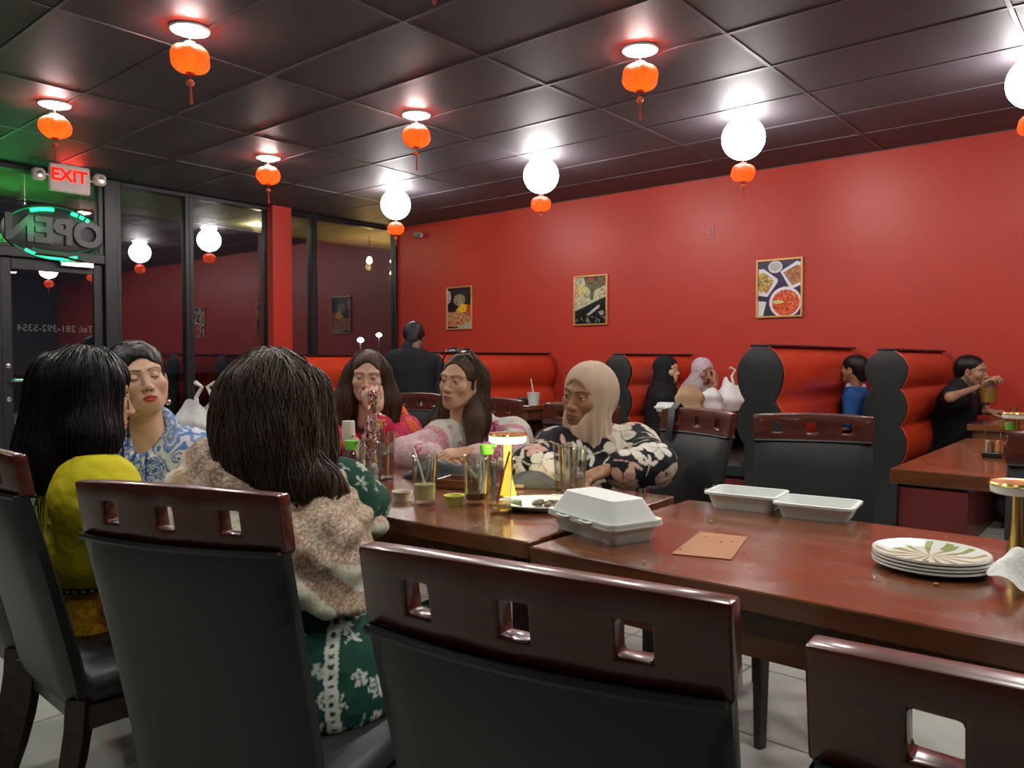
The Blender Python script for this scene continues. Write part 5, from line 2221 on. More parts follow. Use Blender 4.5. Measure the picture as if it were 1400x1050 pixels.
def lower(t, J, m=None, h=.014, g=.012):
    lo, hi = bounds([J[k + s] for k in ('hi', 'kn', 'an', 'to') for s in 'LR'] + [J['pelvis']], .2)
    f = Field(lo, hi, h)
    f.ell(J['pelvis'] - np.array([0, 0, .01]), (.16 + g, .14 + g, .10 + g), 0)
    for s in 'LR':
        f.cone(J['hi' + s], J['kn' + s], .075 + g, .062 + g, .04)
        f.cone(J['kn' + s], J['an' + s] + np.array((0, 0, .03)), .06 + g, .045 + g, .02)
    V, Q, _ = f.mesh()
    mk('trousers', V, Q, m or M_TROUSER, t, off=off(t))
    for s in 'LR':
        lo, hi = bounds([J['an' + s], J['to' + s]], .12)
        f = Field(lo, hi, .009)
        a, b = J['an' + s].copy(), J['to' + s].copy()
        f.cone(a, a - np.array((0, 0, .04)), .04, .04, 0)
        f.cone(a - np.array((0, 0, .042)), b + np.array((0, 0, .006)), .044, .034, .03)
        f.plane((0, 0, .004), (0, 0, -1))
        V, Q, _ = f.mesh()
        mk('shoe', V, Q, M_SHOE, t, off=off(t))


def garment(name, t, f, colfn, amp=.006, s=.07, seed=0, sm=2, m=None):
    V, Q, _ = f.mesh()
    V = smooth(V, Q, sm)
    N = vnormals(V, Q)
    V2 = folds(V, N, amp, s, seed)
    V2 = folds(V2, N, amp * .5, s * .45, seed + 5)
    C = colfn(V, N)
    return mk(name, V2, Q, m or M_CLOTH, t, col=C, off=off(t))


def petals(V, N, C, dist, seed, cols, size=.05, leaf=.4, mask=None):
    rs = np.random.default_rng(seed)
    ce = poisson(V, dist, seed, mask)
    def fn(u, w, m, k):
        rr, th = np.hypot(u, w), np.arctan2(w, u)
        ph = rs.random() * 6.28
        z = size * (.75 + .5 * rs.random())
        c = np.array(cols[rs.integers(len(cols))])
        if rs.random() < leaf:
            for j in range(rs.integers(2, 5)):
                a = ph + (j - 1) * .85
                x_, y_ = u * math.cos(a) + w * math.sin(a), -u * math.sin(a) + w * math.cos(a)
                i = ((x_ - z * .62) / (z * .5)) ** 2 + (y_ / (z * .2 * (1.15 - .5 * np.clip(x_ / z, 0, 1)))) ** 2 < 1
                C[m[i]] = c
            i = (np.abs(-u * math.sin(ph) + w * math.cos(ph)) < .0024) & (np.abs(u * math.cos(ph) + w * math.sin(ph)) < z * .9)
            C[m[i]] = c * .85
        else:
            n_ = rs.integers(4, 7)
            lim = z * (.45 + .55 * np.abs(np.cos(n_ / 2 * (th - ph))) ** .6)
            i = rr < lim
            C[m[i]] = c
            edge = i & (np.abs(np.cos(n_ / 2 * (th - ph))) < .16) & (rr > z * .12)
            C[m[edge]] = c * .35
            C[m[rr < z * .13]] = c * .5
    blobs(V, N, ce, fn)


SK6, SK5, SK3, SK2 = (.36, .185, .10), (.60, .35, .22), (.66, .40, .29), (.66, .41, .28)

# ---------------------------------------------------------------- woman in floral top and beige headscarf
hpos, hR = hp(784, 543, 2.84, -36, -4, 8)
J = dict(pelvis=P(806, 735, 3.02), neck=P(818, 606, 2.98), shL=P(868, 612, 3.02), shR=P(762, 618, 2.90), elL=P(896, 655, 2.78), wrL=P(822, 657, 2.64), elR=P(727, 655, 2.72), wrR=P(778, 668, 2.58))
J['elL'][2] = max(J['elL'][2], .80)
J['wrL'][2], J['wrR'][2], J['elR'][2] = .797, .795, .80
seated(J, (-.1, -1), thigh=.40)
J['shL'], J['shR'], J['elL'], J['elR'], J['wrL'], J['wrR'] = J['shR'], J['shL'], J['elR'], J['elL'], J['wrR'], J['wrL']
t = person('woman in beige headscarf and black floral top leaning on the table', J)
skin_body(t, J, [head(hpos, hR, .0021, SK6, lip=(.25, .085, .07), brow=(.03, .016, .01), gaze=(.15, 1, -.12), cheek=(.36, .15, .09), iris=(.02, .01, .006), eyeopen=.95, neck=.10),
                 hand(J['wrR'], P(772, 666, 2.52) - J['wrR'], (0, 0, 1), 1, (.14, .16, .2, .22), thumb=.2, skin=SK6),
                 hand(J['wrL'], P(800, 676, 2.5) - J['wrL'], (0, 0, 1), -1, (.12, .14, .16, .18), thumb=.2, skin=SK6)], SK6)
f = body_field(J, .0045, .014, sleeve=.62, legs=False, bust=.06, arm=(.058, .056, .054, .044), armk=.06)
f.ell(J['neck'] + np.array((0, 0, .06)), (.058, .058, .08), .01, op='sub')


def col6(V, N):
    C = np.tile((.011, .012, .016), (len(V), 1))
    petals(V, N, C, .066, 3, [(.62, .56, .46), (.66, .6, .5), (.6, .36, .29), (.7, .66, .58), (.55, .42, .34)], .05, .45)
    return C


garment('floral_top', t, f, col6, .007, .08, 2)
lower(t, J)
f = Field((-.16, -.19, -.29), (.16, .15, .16), .004, hR, hpos)
kw = dict(local=True)
f.ell((0, -.02, .032), (.090, .112, .094), 0, **kw)
f.ell((0, -.085, -.015), (.072, .078, .085), .04, **kw)
f.ell((0, .0, -.055), (.080, .085, .10), .04, **kw)
f.cone((0, .03, -.115), (0, -.03, -.15), .055, .075, .04, **kw)
f.cone((0, -.03, -.12), (0, -.02, -.2), .075, .085, .04, **kw)
f.cone((0, .055, -.15), (0, .06, -.2), .03, .02, .04, **kw)
f.ell((0, .125, -.02), (.0625, .095, .094), .006, op='sub', **kw)


def drape(V, R, o, n=9, amp=.004, ph=0):
    q = (V - o) @ R
    th = np.arctan2(q[:, 0], q[:, 1] + .02)
    return np.sin(th * n + 16 * q[:, 2] + ph) + .6 * np.sin(th * (n * 2.1) - 22 * q[:, 2] + ph * 2)


def scarf(name, t, f, R, o, colfn, amp=.0035, n=8, m=None):
    V, Q, L_ = f.mesh()
    V = smooth(V, Q, 2)
    N = vnormals(V, Q)
    q = (V - o) @ R
    w = np.clip((-.02 - q[:, 2]) / .08, 0, 1) + .35 * np.clip(-q[:, 1] / .08, 0, 1)
    V = V + N * (amp * np.clip(w, 0, 1) * drape(V, R, o, n))[:, None] + N * (.0012 * drape(V, R, o, 5, ph=1))[:, None]
    return mk(name, V, Q, m or M_CLOTH, t, col=colfn(V, N), off=off(t))


scarf('headscarf', t, f, hR, hpos, lambda V, N: np.tile((.56, .41, .30), (len(V), 1)) * (.92 + .14 * fbm(V, .05, 4))[:, None])

# ---------------------------------------------------------------- woman with sunglasses on her hair
hpos, hR = hp(614, 521, 3.28, -36, 3, 4)
H5 = (hpos, hR)
J = dict(pelvis=P(665, 705, 3.5), neck=P(655, 588, 3.42), shL=P(606, 602, 3.36), shR=P(700, 598, 3.44), elL=P(552, 640, 3.1), wrL=P(598, 640, 2.98), elR=P(703, 648, 3.14), wrR=P(642, 650, 2.96))
for k in ('elL', 'elR'):
    J[k][2] = .80
for k in ('wrL', 'wrR'):
    J[k][2] = .80
seated(J, (0, -1), thigh=.40)
t = person('woman with long brown hair and sunglasses on her head, in pink and white tunic', J)
skin_body(t, J, [head(hpos, hR, .0022, SK5, lip=(.36, .12, .1), brow=(.05, .03, .02), gaze=(.2, 1, 0), eyeopen=.85, smile=-.2, neck=.12),
                 hand(J['wrL'], P(632, 628, 2.9) - J['wrL'], (-.3, -.3, 1), -1, (.35, .4, .45, .5), skin=SK5),
                 hand(J['wrR'] + np.array((0, 0, .025)), P(606, 632, 2.93) - J['wrR'], (.2, -.3, 1), 1, (.45, .5, .55, .6), skin=SK5)], SK5)
f = body_field(J, .005, .012, sleeve=.86, legs=False, bust=.06, arm=(.056, .05, .048, .038), armk=.06)
lat5, fwd5, up5 = f.axes
hf = np.array([hR[:, 1][0], hR[:, 1][1], 0])
f.ell(J['neck'] + np.array((0, -.035, .045)), (.058, .075, .085), .01, op='sub')


def col5(V, N):
    C = np.tile((.58, .54, .46), (len(V), 1))
    pink, pale = np.array((.55, .10, .22)), np.array((.62, .36, .40))
    q = V - J['neck']
    u, w = q @ lat5, q @ up5
    frn = (N @ np.array((0, -1, 0)) > .2)
    n = fbm(V, .018, 7)
    ln = np.abs(np.sin(n * 26))
    plk = (np.abs(u) < .075) & (w < .04) & frn
    C[plk & (ln > .35)] = pink
    C[plk & (np.abs(np.abs(u) - .05) < .008)] = (.3, .03, .10)
    for e, wr, s in ((J['elL'], J['wrL'], J['shL']), (J['elR'], J['wrR'], J['shR'])):
        d = wr - e
        tt = ((V - e) @ d) / (d @ d)
        near = np.linalg.norm(V - e - np.clip(tt, 0, 1)[:, None] * d, axis=1) < .075
        C[near & (tt > .05) & (ln > .62)] = pale
        C[near & (tt > .55) & (tt < .8) & (ln > .25)] = pink
        dd = e - s
        t2 = ((V - s) @ dd) / (dd @ dd)
        near2 = np.linalg.norm(V - s - np.clip(t2, 0, 1)[:, None] * dd, axis=1) < .085
        C[near2 & (np.abs(t2 - .34) < .09) & (ln > .25)] = (.55, .2, .26)
    lf = np.linalg.norm(V - J['elL'], axis=1) < .2
    C[lf & (n > .5)] = pale
    petals(V, N, C, .07, 8, [(.5, .14, .22), (.55, .3, .32)], .016, .3, ~plk)
    return C


garment('tunic', t, f, col5, .006, .08, 6)
lower(t, J)
f = Field((-.21, -.2, -.40), (.19, .15, .16), .0055, hR, hpos)
f.ell((0, -.022, .034), (.085, .108, .092), 0, **kw)
f.cone((-.06, -.05, .0), (-.085, -.02, -.16), .05, .055, .04, **kw)
f.cone((-.085, -.02, -.16), (-.12, .035, -.33), .05, .022, .04, **kw)
f.cone((0, -.07, .0), (-.03, -.11, -.26), .075, .075, .04, **kw)
f.cone((.06, -.06, -.02), (.12, -.03, -.2), .045, .05, .04, **kw)
f.cone((.12, -.03, -.2), (.14, .0, -.26), .045, .03, .04, **kw)
f.ell((0, .115, -.02), (.074, .102, .102), .012, op='sub', **kw)
f.ell((-.086, .03, -.03), (.03, .028, .05), .01, op='sub', **kw)
lump(f, .007, .035, .16, 93)
st, dd = on_cap(f, hpos + hR @ np.array((0, -.02, .03)), hR, 900, 4, ring=(0, 1.75))
back = (dd @ hR)[:, 1] < .45
st, dd = st[back], dd[back]
SV = strands(f, st, .4, 54, .0095, seed=5, r=.0015, dirs=dd * (1, 1, 0) * .9 - hR[:, 1] * .9, wob=.12, face=(hpos, hR))
hair_obj('hair', f, M_HAIRM, t, off(t), [SV])
# earring
MB().lathe([(0, -.004), (.004, 0), (0, .004)], 10, tuple(hpos + hR @ np.array((-.078, .008, -.05)) - off(t))).build('earring', M_GOLD, t, smooth=True)
# sunglasses pushed up on the hair
sg = thing('sunglasses', 'dark sunglasses pushed up on the brown hair of the woman in pink and white', 'sunglasses', tuple(hpos + hR @ np.array((0, .032, .117))))
sR = hR @ np.array(Matrix.Rotation(math.radians(62), 3, 'X'))
def sgp(x, y, z):
    return tuple(sR @ np.array((x, y, z)))
for s in (-1, 1):
    lens = MB().add([sgp(s * .033 + .027 * math.cos(a) * (abs(math.cos(a)) ** .1 if abs(math.cos(a)) > .01 else 0), .02 - .006 * abs(math.cos(a)), .022 * math.sin(a)) for a in np.linspace(0, 2 * PI, 24, endpoint=False)], [tuple(range(24))])
    lens.build('lens', mat('smoky_lens', (.03, .025, .025), .08, noise=(9, (.04, .03, .03)), coat=.5), sg, solid=.002)
    MB().tube([sgp(s * .033 + .028 * math.cos(a), .02 - .006 * abs(math.cos(a)), .023 * math.sin(a)) for a in np.linspace(0, 2 * PI, 25)], .0026, 6).build('rim', M_BLACK, sg, smooth=True)
    MB().tube([sgp(s * .062, .014, .008), sgp(s * .088, -.03, -.004), sgp(s * .093, -.08, -.03), sgp(s * .09, -.12, -.07)], [.004, .004, .0035, .003], 6).build('temple_arm', M_BLACK, sg, smooth=True)
MB().tube([sgp(-.008, .021, .004), sgp(0, .024, .008), sgp(.008, .021, .004)], .0024, 6).build('bridge', M_BLACK, sg, smooth=True)

# ---------------------------------------------------------------- woman in pink and red, hand before her mouth
hpos, hR = hp(501, 517, 3.62, -4, -3, 2)
J = dict(pelvis=P(508, 690, 3.95), neck=P(506, 580, 3.83), shL=P(462, 592, 3.82), shR=P(552, 592, 3.84), elL=P(455, 655, 3.6), wrL=P(490, 655, 3.36), elR=P(527, 640, 3.5), wrR=P(511, 563, 3.5))
J['elL'][2] = J['wrL'][2] = .80
J['elR'][2] = .79
seated(J, (.05, -1), thigh=.40)
t = person('smiling woman in pink and red with her fist before her mouth', J)
skin_body(t, J, [head(hpos, hR, .0024, SK3, lip=(.45, .16, .14), brow=(.05, .03, .022), eyeopen=.62, smile=1, neck=.12),
                 hand(J['wrR'], P(503, 532, 3.50) - J['wrR'], -FW * .95 - RT * .1, 1, (1.3, 1.3, 1.3, 1.3), thumb=1.35, skin=SK3, sc=1.08),
                 hand(J['wrL'], P(515, 655, 3.3) - J['wrL'], (0, 0, 1), -1, (.4, .45, .5, .5), skin=SK3)], SK3)
f = body_field(J, .0055, .012, sleeve=.5, legs=False, bust=.06, arm=(.056, .05, .05, .045), armk=.06)
f.ell(J['neck'] + np.array((0, -.03, .05)), (.055, .07, .085), .01, op='sub')


def col3(V, N):
    C = np.tile((.60, .018, .085), (len(V), 1))
    petals(V, N, C, .055, 5, [(.68, .2, .04), (.66, .12, .05), (.7, .28, .1)], .020, .3)
    return C


garment('kurta', t, f, col3, .006, .08, 9)
f = Field(*bounds([J['shR'], P(540, 545, 3.8), P(580, 600, 3.75), P(562, 620, 3.6)], .14), .0055)
f.cone(P(543, 560, 3.88), P(556, 595, 3.78), .03, .05, .0)
f.cone(P(556, 590, 3.78), P(566, 660, 3.68), .05, .045, .03)
f.cone(P(540, 552, 3.95), P(530, 640, 4.02), .03, .05, .03)


def col3b(V, N):
    n = fbm(V, .03, 3)
    C = np.tile((.66, .02, .08), (len(V), 1))
    C[np.abs(np.sin(n * 20)) > .55] = (.74, .19, .02)
    return C


garment('dupatta', t, f, col3b, .007, .06, 3)
f = Field(*bounds([J['shL'], P(455, 600, 3.75), P(475, 575, 3.8)], .12), .006)
f.cone(P(480, 578, 3.86), P(455, 592, 3.82), .045, .06, 0)
f.cone(P(456, 590, 3.80), P(452, 650, 3.74), .062, .055, .03)
garment('dupatta', t, f, col3b if False else col3, .006, .06, 4)
lower(t, J)
f = Field((-.22, -.2, -.36), (.22, .15, .16), .006, hR, hpos)
f.ell((0, -.022, .036), (.088, .108, .093), 0, **kw)
for s in (-1, 1):
    f.cone((s * .07, -.02, .02), (s * .108, .005, -.12), .042, .05, .04, **kw)
    f.cone((s * .108, .005, -.12), (s * .125, .03, -.27), .05, .035, .04, **kw)
f.cone((0, -.07, 0), (0, -.10, -.26), .085, .10, .04, **kw)
f.ell((0, .12, -.025), (.068, .11, .108), .012, op='sub', **kw)
lump(f, .007, .035, .16, 94)
st, dd = on_cap(f, hpos + hR @ np.array((0, -.02, .03)), hR, 900, 6, ring=(0, 1.8))
lo_ = dd @ hR
ok = (lo_[:, 1] < .2) | (np.abs(lo_[:, 0]) > .85)
st, dd, lo_ = st[ok], dd[ok], lo_[ok]
SV = strands(f, st, .38, 50, .0095, seed=7, r=.0016, dirs=dd * .9, wob=.16, face=(hpos, hR))
hair_obj('hair', f, M_HAIRM, t, off(t), [SV])
wc = J['wrR'] * .86 + J['elR'] * .14
m = MB()
ax_ = (J['wrR'] - J['elR']) / np.linalg.norm(J['wrR'] - J['elR'])
Rw = basis_from(ax_)
ringp = [wc + Rw @ np.array((.031 * math.cos(a), 0, .031 * math.sin(a))) - off(t) for a in np.linspace(0, 2 * PI, 21)]
m.tube(ringp, .006, 6, cap=False).build('watch_strap', M_CHROME, t, smooth=True)

# ---------------------------------------------------------------- woman in blue and white print, chin up, eyes closed
hpos, hR = hp(198, 515, 2.48, 12, 10, -9)
J = dict(pelvis=P(207, 780, 2.66), neck=P(212, 598, 2.62), shR=P(262, 622, 2.62), shL=P(152, 622, 2.66), elR=P(282, 712, 2.52), wrR=P(292, 690, 2.3), elL=P(140, 715, 2.6), wrL=P(180, 720, 2.36))
seated(J, (.2, 1), thigh=.40)
t = person('woman in blue and white printed shirt, eyes closed, red lipstick', J)
skin_body(t, J, [head(hpos, hR, .0021, SK2, lip=(.48, .05, .05), brow=(.05, .032, .024), eyes='closed', smile=-.4, neck=.13, wide=1.06, cheek=(.6, .28, .2)),
                 hand(J['wrR'], RT * .5 + FW * .5, (0, 0, 1), 1, (.4, .45, .5, .5), skin=SK2),
                 hand(J['wrL'], RT * .4 + FW * .5, (0, 0, 1), -1, (.4, .45, .5, .5), skin=SK2)], SK2)
f = body_field(J, .0045, .012, sleeve=.9, legs=False, bust=.065, arm=(.056, .05, .048, .038), armk=.06)
lat2, fwd2, up2 = f.axes
fc = -FW * np.array((1, 1, 0))
f.ell(J['neck'] + fc * .055 + np.array((0, 0, .02)), (.05, .06, .10), .012, op='sub')
# collar
for s in (-1, 1):
    f.cone(J['neck'] + RT * .058 * s + fc * .02 + (0, 0, .035), J['neck'] + RT * .035 * s + fc * .098 + (0, 0, -.06), .011, .012, .006)


def col2(V, N):
    C = np.tile((.62, .64, .63), (len(V), 1))
    n = fbm(V * np.array((1, 1, .8)), .075, 12)
    a = np.abs(np.sin(n * 30))
    C[a > .80] = (.10, .2, .5)
    C[(n > .52) & (a < .5)] = (.03, .08, .26)
    C[(n > .6)] = (.05, .12, .36)
    C[(n > .6) & (np.abs(np.sin(n * 60)) > .7)] = (.5, .55, .62)
    C[(n < .36) & (a > .35)] = (.18, .3, .55)
    u = (V - J['neck']) @ RT
    C[(np.abs(np.abs(u) - .02) < .003) & (N @ fc > .2)] = (.03, .07, .3)
    return C


garment('printed_shirt', t, f, col2, .005, .09, 15)
lower(t, J)
f = Field((-.13, -.18, -.2), (.13, .13, .15), .005, hR, hpos)
f.ell((0, -.026, .04), (.091, .112, .097), 0, **kw)
f.ell((0, -.07, -.01), (.088, .08, .10), .04, **kw)
f.cone((0, -.09, -.02), (0, -.11, -.15), .055, .045, .03, **kw)
f.ell((0, .115, -.034), (.071, .10, .106), .012, op='sub', **kw)
for s in (-1, 1):
    f.ell((s * .095, .025, -.05), (.035, .035, .055), .012, op='sub', **kw)
lump(f, .006, .02, .05, 95)
st, dd = on_cap(f, hpos + hR @ np.array((0, -.02, .03)), hR, 700, 8, ring=(0, 1.8))
ok = (dd @ hR)[:, 1] < .45
st, dd = st[ok], dd[ok]
SV = strands(f, st, .2, 30, .008, seed=9, r=.0018, dirs=-np.tile(hR[:, 1], (len(st), 1)) * 1.6, wob=.15, fall=tuple(-.5 * hR[:, 1] + np.array((0, 0, -.6))))
hair_obj('hair', f, M_HAIRB, t, off(t), [SV])
ep = hpos + hR @ np.array((-.079, .002, -.055)) - off(t)
MB().tube([tuple(ep), tuple(ep + np.array((0, 0, -.022)))], .0009, 5).lathe([(0, -.012), (.009, -.008), (.011, 0), (.008, .006), (0, .008)], 12, tuple(ep + np.array((0, 0, -.03)))).build('earring', M_CHROME, t, smooth=True)

# ---------------------------------------------------------------- woman in yellow seen from behind
hpos, hR = hp(172, 545, 2.16, 104, -8, 6)
J = dict(pelvis=P(118, 858, 2.16), neck=P(122, 655, 2.16), shR=P(132, 674, 1.99), shL=P(128, 668, 2.33), elR=P(188, 742, 1.94), wrR=P(262, 735, 2.05), elL=P(190, 735, 2.3), wrL=P(250, 715, 2.2))
seated(J, RT * .8 + FW * .35, thigh=.42)
t = person('woman with long black hair in a yellow tunic, seen from behind at left', J)
skin_body(t, J, [head(hpos, hR, .0026, (.5, .29, .18), neck=.12), hand(J['wrR'], RT + FW * .3, (0, 0, 1), -1, skin=SK5), hand(J['wrL'], RT - FW * .2, (0, 0, 1), 1, skin=SK5)], SK5)
f = body_field(J, .0048, .013, sleeve=.9, legs=False, bust=.05, arm=(.056, .05, .048, .038), armk=.06, chest=(.165, .125, .19))
f.cone(J['neck'] + np.array((0, 0, -.02)), J['shR'] + np.array((0, 0, -.02)), .075, .075, .05)
f.cone(J['shR'], J['pelvis'] * .35 + J['shR'] * .65, .08, .11, .06)


def col1(V, N):
    C = np.tile((.60, .53, .015), (len(V), 1))
    w = (V - J['pelvis']) @ (J['neck'] - J['pelvis']) / np.sum((J['neck'] - J['pelvis']) ** 2)
    lowm = w < .34
    n = fbm(V, .035, 31)
    C[lowm] = (.56, .36, .012)
    C[lowm & (np.abs(np.sin(n * 22)) > .72)] = (.45, .18, .01)
    b = (w > .335) & (w < .39)
    C[b] = (.03, .03, .02)
    a = np.arctan2((V - J['pelvis'])[:, 1], (V - J['pelvis'])[:, 0])
    C[b & (np.sin(a * 60) > .2) & (np.abs(w - .362) < .014)] = (.7, .66, .4)
    return C


garment('yellow_tunic', t, f, col1, .006, .10, 21)
lower(t, J, g=.0, m=mat('yellow_skirt_cloth', (.5, .28, .012), .8, noise=(30, (.4, .16, .01)), bump=(40, .3)))
f = Field((-.22, -.30, -.34), (.22, .15, .16), .0055, hR, hpos)
f.ell((0, -.022, .036), (.09, .112, .096), 0, **kw)
f.cone((0, -.06, .0), (0, -.09, -.20), .09, .07, .05, **kw)
f.cone((0, -.09, -.18), (.0, -.14, -.25), .06, .03, .05, **kw)
for s in (-1, 1):
    f.cone((s * .06, -.02, .03), (s * .09, -.005, -.12), .05, .055, .04, **kw)
    f.cone((s * .09, -.005, -.12), (s * .10, -.02, -.24), .055, .04, .04, **kw)
    f.cone((s * .07, .02, .03), (s * .082, .025, -.1), .026, .03, .03, **kw)
f.ell((0, .125, -.03), (.062, .07, .12), .012, op='sub', **kw)
lump(f, .008, .04, .16, 92)
st, dd = on_cap(f, hpos + hR @ np.array((0, -.02, .03)), hR, 1500, 10, ring=(0, 1.9))
ok = (dd @ hR)[:, 1] < .72
st, dd = st[ok], dd[ok]
SV = strands(f, st, .31, 46, .0095, seed=11, r=.0013, dirs=dd * .9 - hR[:, 1] * .25, wob=.14, lift=.003)
hair_obj('hair', f, M_HAIRB, t, off(t), [SV])

# ---------------------------------------------------------------- woman in shawl with her back to the viewer
hpos = P(378, 560, 1.80)
hR = head_R(hpos, 162, -6, 4)
J = dict(pelvis=P(415, 925, 1.66), neck=P(380, 668, 1.80), shL=P(292, 690, 1.76), shR=P(462, 680, 1.84), elL=P(238, 790, 1.72), wrL=P(262, 790, 1.98), elR=P(497, 706, 2.04), wrR=P(440, 690, 2.25))
J['wrR'][2] = .80
J['elR'][2] = .80
seated(J, (-.34, .94), thigh=.42)
t = person('woman with dark brown hair in a beige paisley shawl, back to the viewer', J)
skin_body(t, J, [head(hpos, hR, .003, SK5, neck=.12), hand(J['wrL'], FW, (0, 0, 1), -1, skin=SK5), hand(J['wrR'], -RT + FW * .4, (0, 0, 1), 1, skin=SK5)], SK5)
f = body_field(J, .004, .014, sleeve=.9, legs=False, arm=(.058, .05, .048, .038), armk=.06, hip=(.20, .17, .15), waist=(.155, .12, .16))
f.ell(P(452, 950, 1.60), (.13, .15, .13), .06)
f.cone(J['hiL'], J['knL'], .105, .085, .05)
f.cone(J['hiR'], J['knR'], .105, .085, .05)
f.plane((0, 0, .476), (0, 0, -1), .0)


def col4(V, N):
    C = np.tile((.008, .06, .038), (len(V), 1))
    petals(V, N, C, .030, 41, [(.5, .56, .48), (.42, .5, .42), (.55, .6, .53)], .0185, .6)
    n = fbm(V, .012, 42)
    C[(C[:, 0] > .3) & (np.abs(np.sin(n * 26)) < .35)] = (.05, .13, .09)
    # lace strip down the side
    u = (V - P(445, 900, 1.47)) @ RT + .12 * (V[:, 2] - .62)
    s = (np.abs(u) < .012) & (V[:, 2] < .85) & (N @ FW < .3)
    C[s] = (.6, .63, .55)
    C[s & (np.abs(u) < .0045) & (np.sin(V[:, 2] * 420) > .25)] = (.01, .05, .03)
    return C


garment('green_dress', t, f, col4, .004, .10, 44)
lower(t, J, g=.0, m=mat('green_trouser_cloth', (.01, .06, .04), .8, noise=(30, (.03, .1, .07))))
# shawl
pts_ = [P(205, 700, 1.6), P(520, 720, 1.8), P(440, 860, 1.5), P(300, 600, 1.9), P(250, 860, 1.6)]
f = Field(*bounds(pts_, .14), .0038)
f.cone(P(330, 700, 1.74), P(420, 705, 1.78), .135, .125, 0)
f.cone(P(350, 800, 1.66), P(410, 800, 1.66), .16, .15, .06)
f.cone(P(300, 668, 1.78), P(262, 745, 1.70), .088, .115, .06)
f.cone(P(262, 745, 1.70), P(285, 850, 1.66), .115, .11, .06)
f.cone(P(300, 640, 1.80), P(355, 655, 1.76), .06, .06, .05)
f.cone(P(430, 675, 1.72), P(470, 705, 1.86), .06, .062, .04)
f.cone(P(470, 703, 1.86), P(500, 716, 1.98), .06, .046, .03)
f.cone(P(430, 740, 1.64), P(468, 735, 1.76), .07, .06, .05)
f.cone(P(440, 760, 1.60), P(458, 850, 1.56), .075, .05, .05)
f.cone(P(470, 740, 1.72), P(478, 850, 1.58), .05, .04, .04)
f.cone(P(400, 790, 1.58), P(430, 850, 1.55), .07, .05, .05)
pa, pb = P(390, 812, 1.55), P(445, 842, 1.52)
hd_ = np.cross(pb - pa, FW)
hd_ = hd_ * (-1 if hd_[2] > 0 else 1)
f.plane(P(445, 841, 1.5), (RT * -.12 - UP))
O4 = J['neck']


def col4s(V, N):
    q = V - O4
    u, w = q @ RT, q[:, 2]
    n1, n2 = fbm(V, .0095, 51), fbm(V, .02, 52)
    a = np.abs(np.sin(n1 * 30))
    C = np.tile((.56, .52, .41), (len(V), 1))
    C[a > .78] = (.44, .38, .28)
    mauve = (u < -.16 - .35 * (w + .05))
    C[mauve] = (.48, .36, .32)
    C[mauve & (a > .7)] = (.55, .45, .40)
    # seam ridge beside the mauve part
    sd = u - (-.16 - .35 * (w + .05))
    C[(sd > 0) & (sd < .016)] = (.6, .52, .45)
    gold = (sd > .016) & (sd < .07)
    C[gold] = (.55, .44, .28)
    C[gold & (a > .6)] = (.43, .3, .15)
    # darker paisley band along the upper edge, under the hair
    bd = w - (-.02 - .42 * (u + .05))
    band = (bd > .02) & (sd > .03)
    C[band] = (.57, .49, .38)
    C[band & (np.abs(np.sin(n2 * 24)) > .62)] = (.33, .21, .14)
    lowr = (bd < .012) & (sd > .07)
    C[lowr] = (.6, .6, .47)
    C[lowr & (a > .8)] = (.48, .46, .34)
    # brown border crossing the lower right
    br = .707 * (u + w - .038)
    bb = (np.abs(br) < .022) & (u > .07) & (w < -.04)
    C[bb] = (.27, .165, .095)
    C[bb & (np.abs(np.sin(n2 * 30)) > .7)] = (.42, .33, .24)
    return C


V, Q, _ = f.mesh()
V = smooth(V, Q, 3)
N = vnormals(V, Q)
u_ = (V - O4) @ RT
w_ = (V - O4)[:, 2]
C4 = col4s(V, N)
dgn = u_ * .6 + w_
V = V + N * (.006 * np.sin(dgn * 75 + 3 * fbm(V, .15, 55)) + .004 * np.sin((u_ - w_ * .8) * 95 + 4 * fbm(V, .12, 57)))[:, None]
V = folds(V, N, .005, .09, 58)
sd = u_ - (-.16 - .35 * (w_ + .05))
V = V + N * (.011 * np.exp(-((sd - .008) / .012) ** 2))[:, None]
mk('shawl', V, Q, M_CLOTH, t, col=C4, off=off(t))
f = Field((-.24, -.22, -.30), (.24, .16, .17), .0052, hR, hpos)
f.ell((0, -.022, .036), (.096, .112, .100), 0, **kw)
f.ell((0, -.06, -.03), (.115, .10, .125), .05, **kw)
for s in (-1, 1):
    f.cone((s * .065, -.02, .02), (s * .088, -.03, -.11), .055, .05, .05, **kw)
f.cone((0, -.08, -.1), (.0, -.075, -.17), .09, .06, .05, **kw)
f.cone(hpos + hR @ np.array((0, -.09, -.13)), P(430, 664, 1.68), .06, .046, .04)
f.cone(P(430, 664, 1.68), P(458, 672, 1.74), .046, .03, .03)
f.ell((0, .125, -.03), (.07, .09, .12), .012, op='sub', **kw)
lump(f, .011, .045, .13, 91)
st, dd = on_cap(f, hpos + hR @ np.array((0, -.02, .03)), hR, 1700, 14, ring=(0, 2.0))
ok = (dd @ hR)[:, 1] < .72
st, dd = st[ok], dd[ok]
SV = strands(f, st, .34, 46, .009, seed=15, r=.0014, dirs=dd * .9, wob=.3, lift=.004, curl=.6)
hair_obj('hair', f, M_HAIRD, t, off(t), [SV])

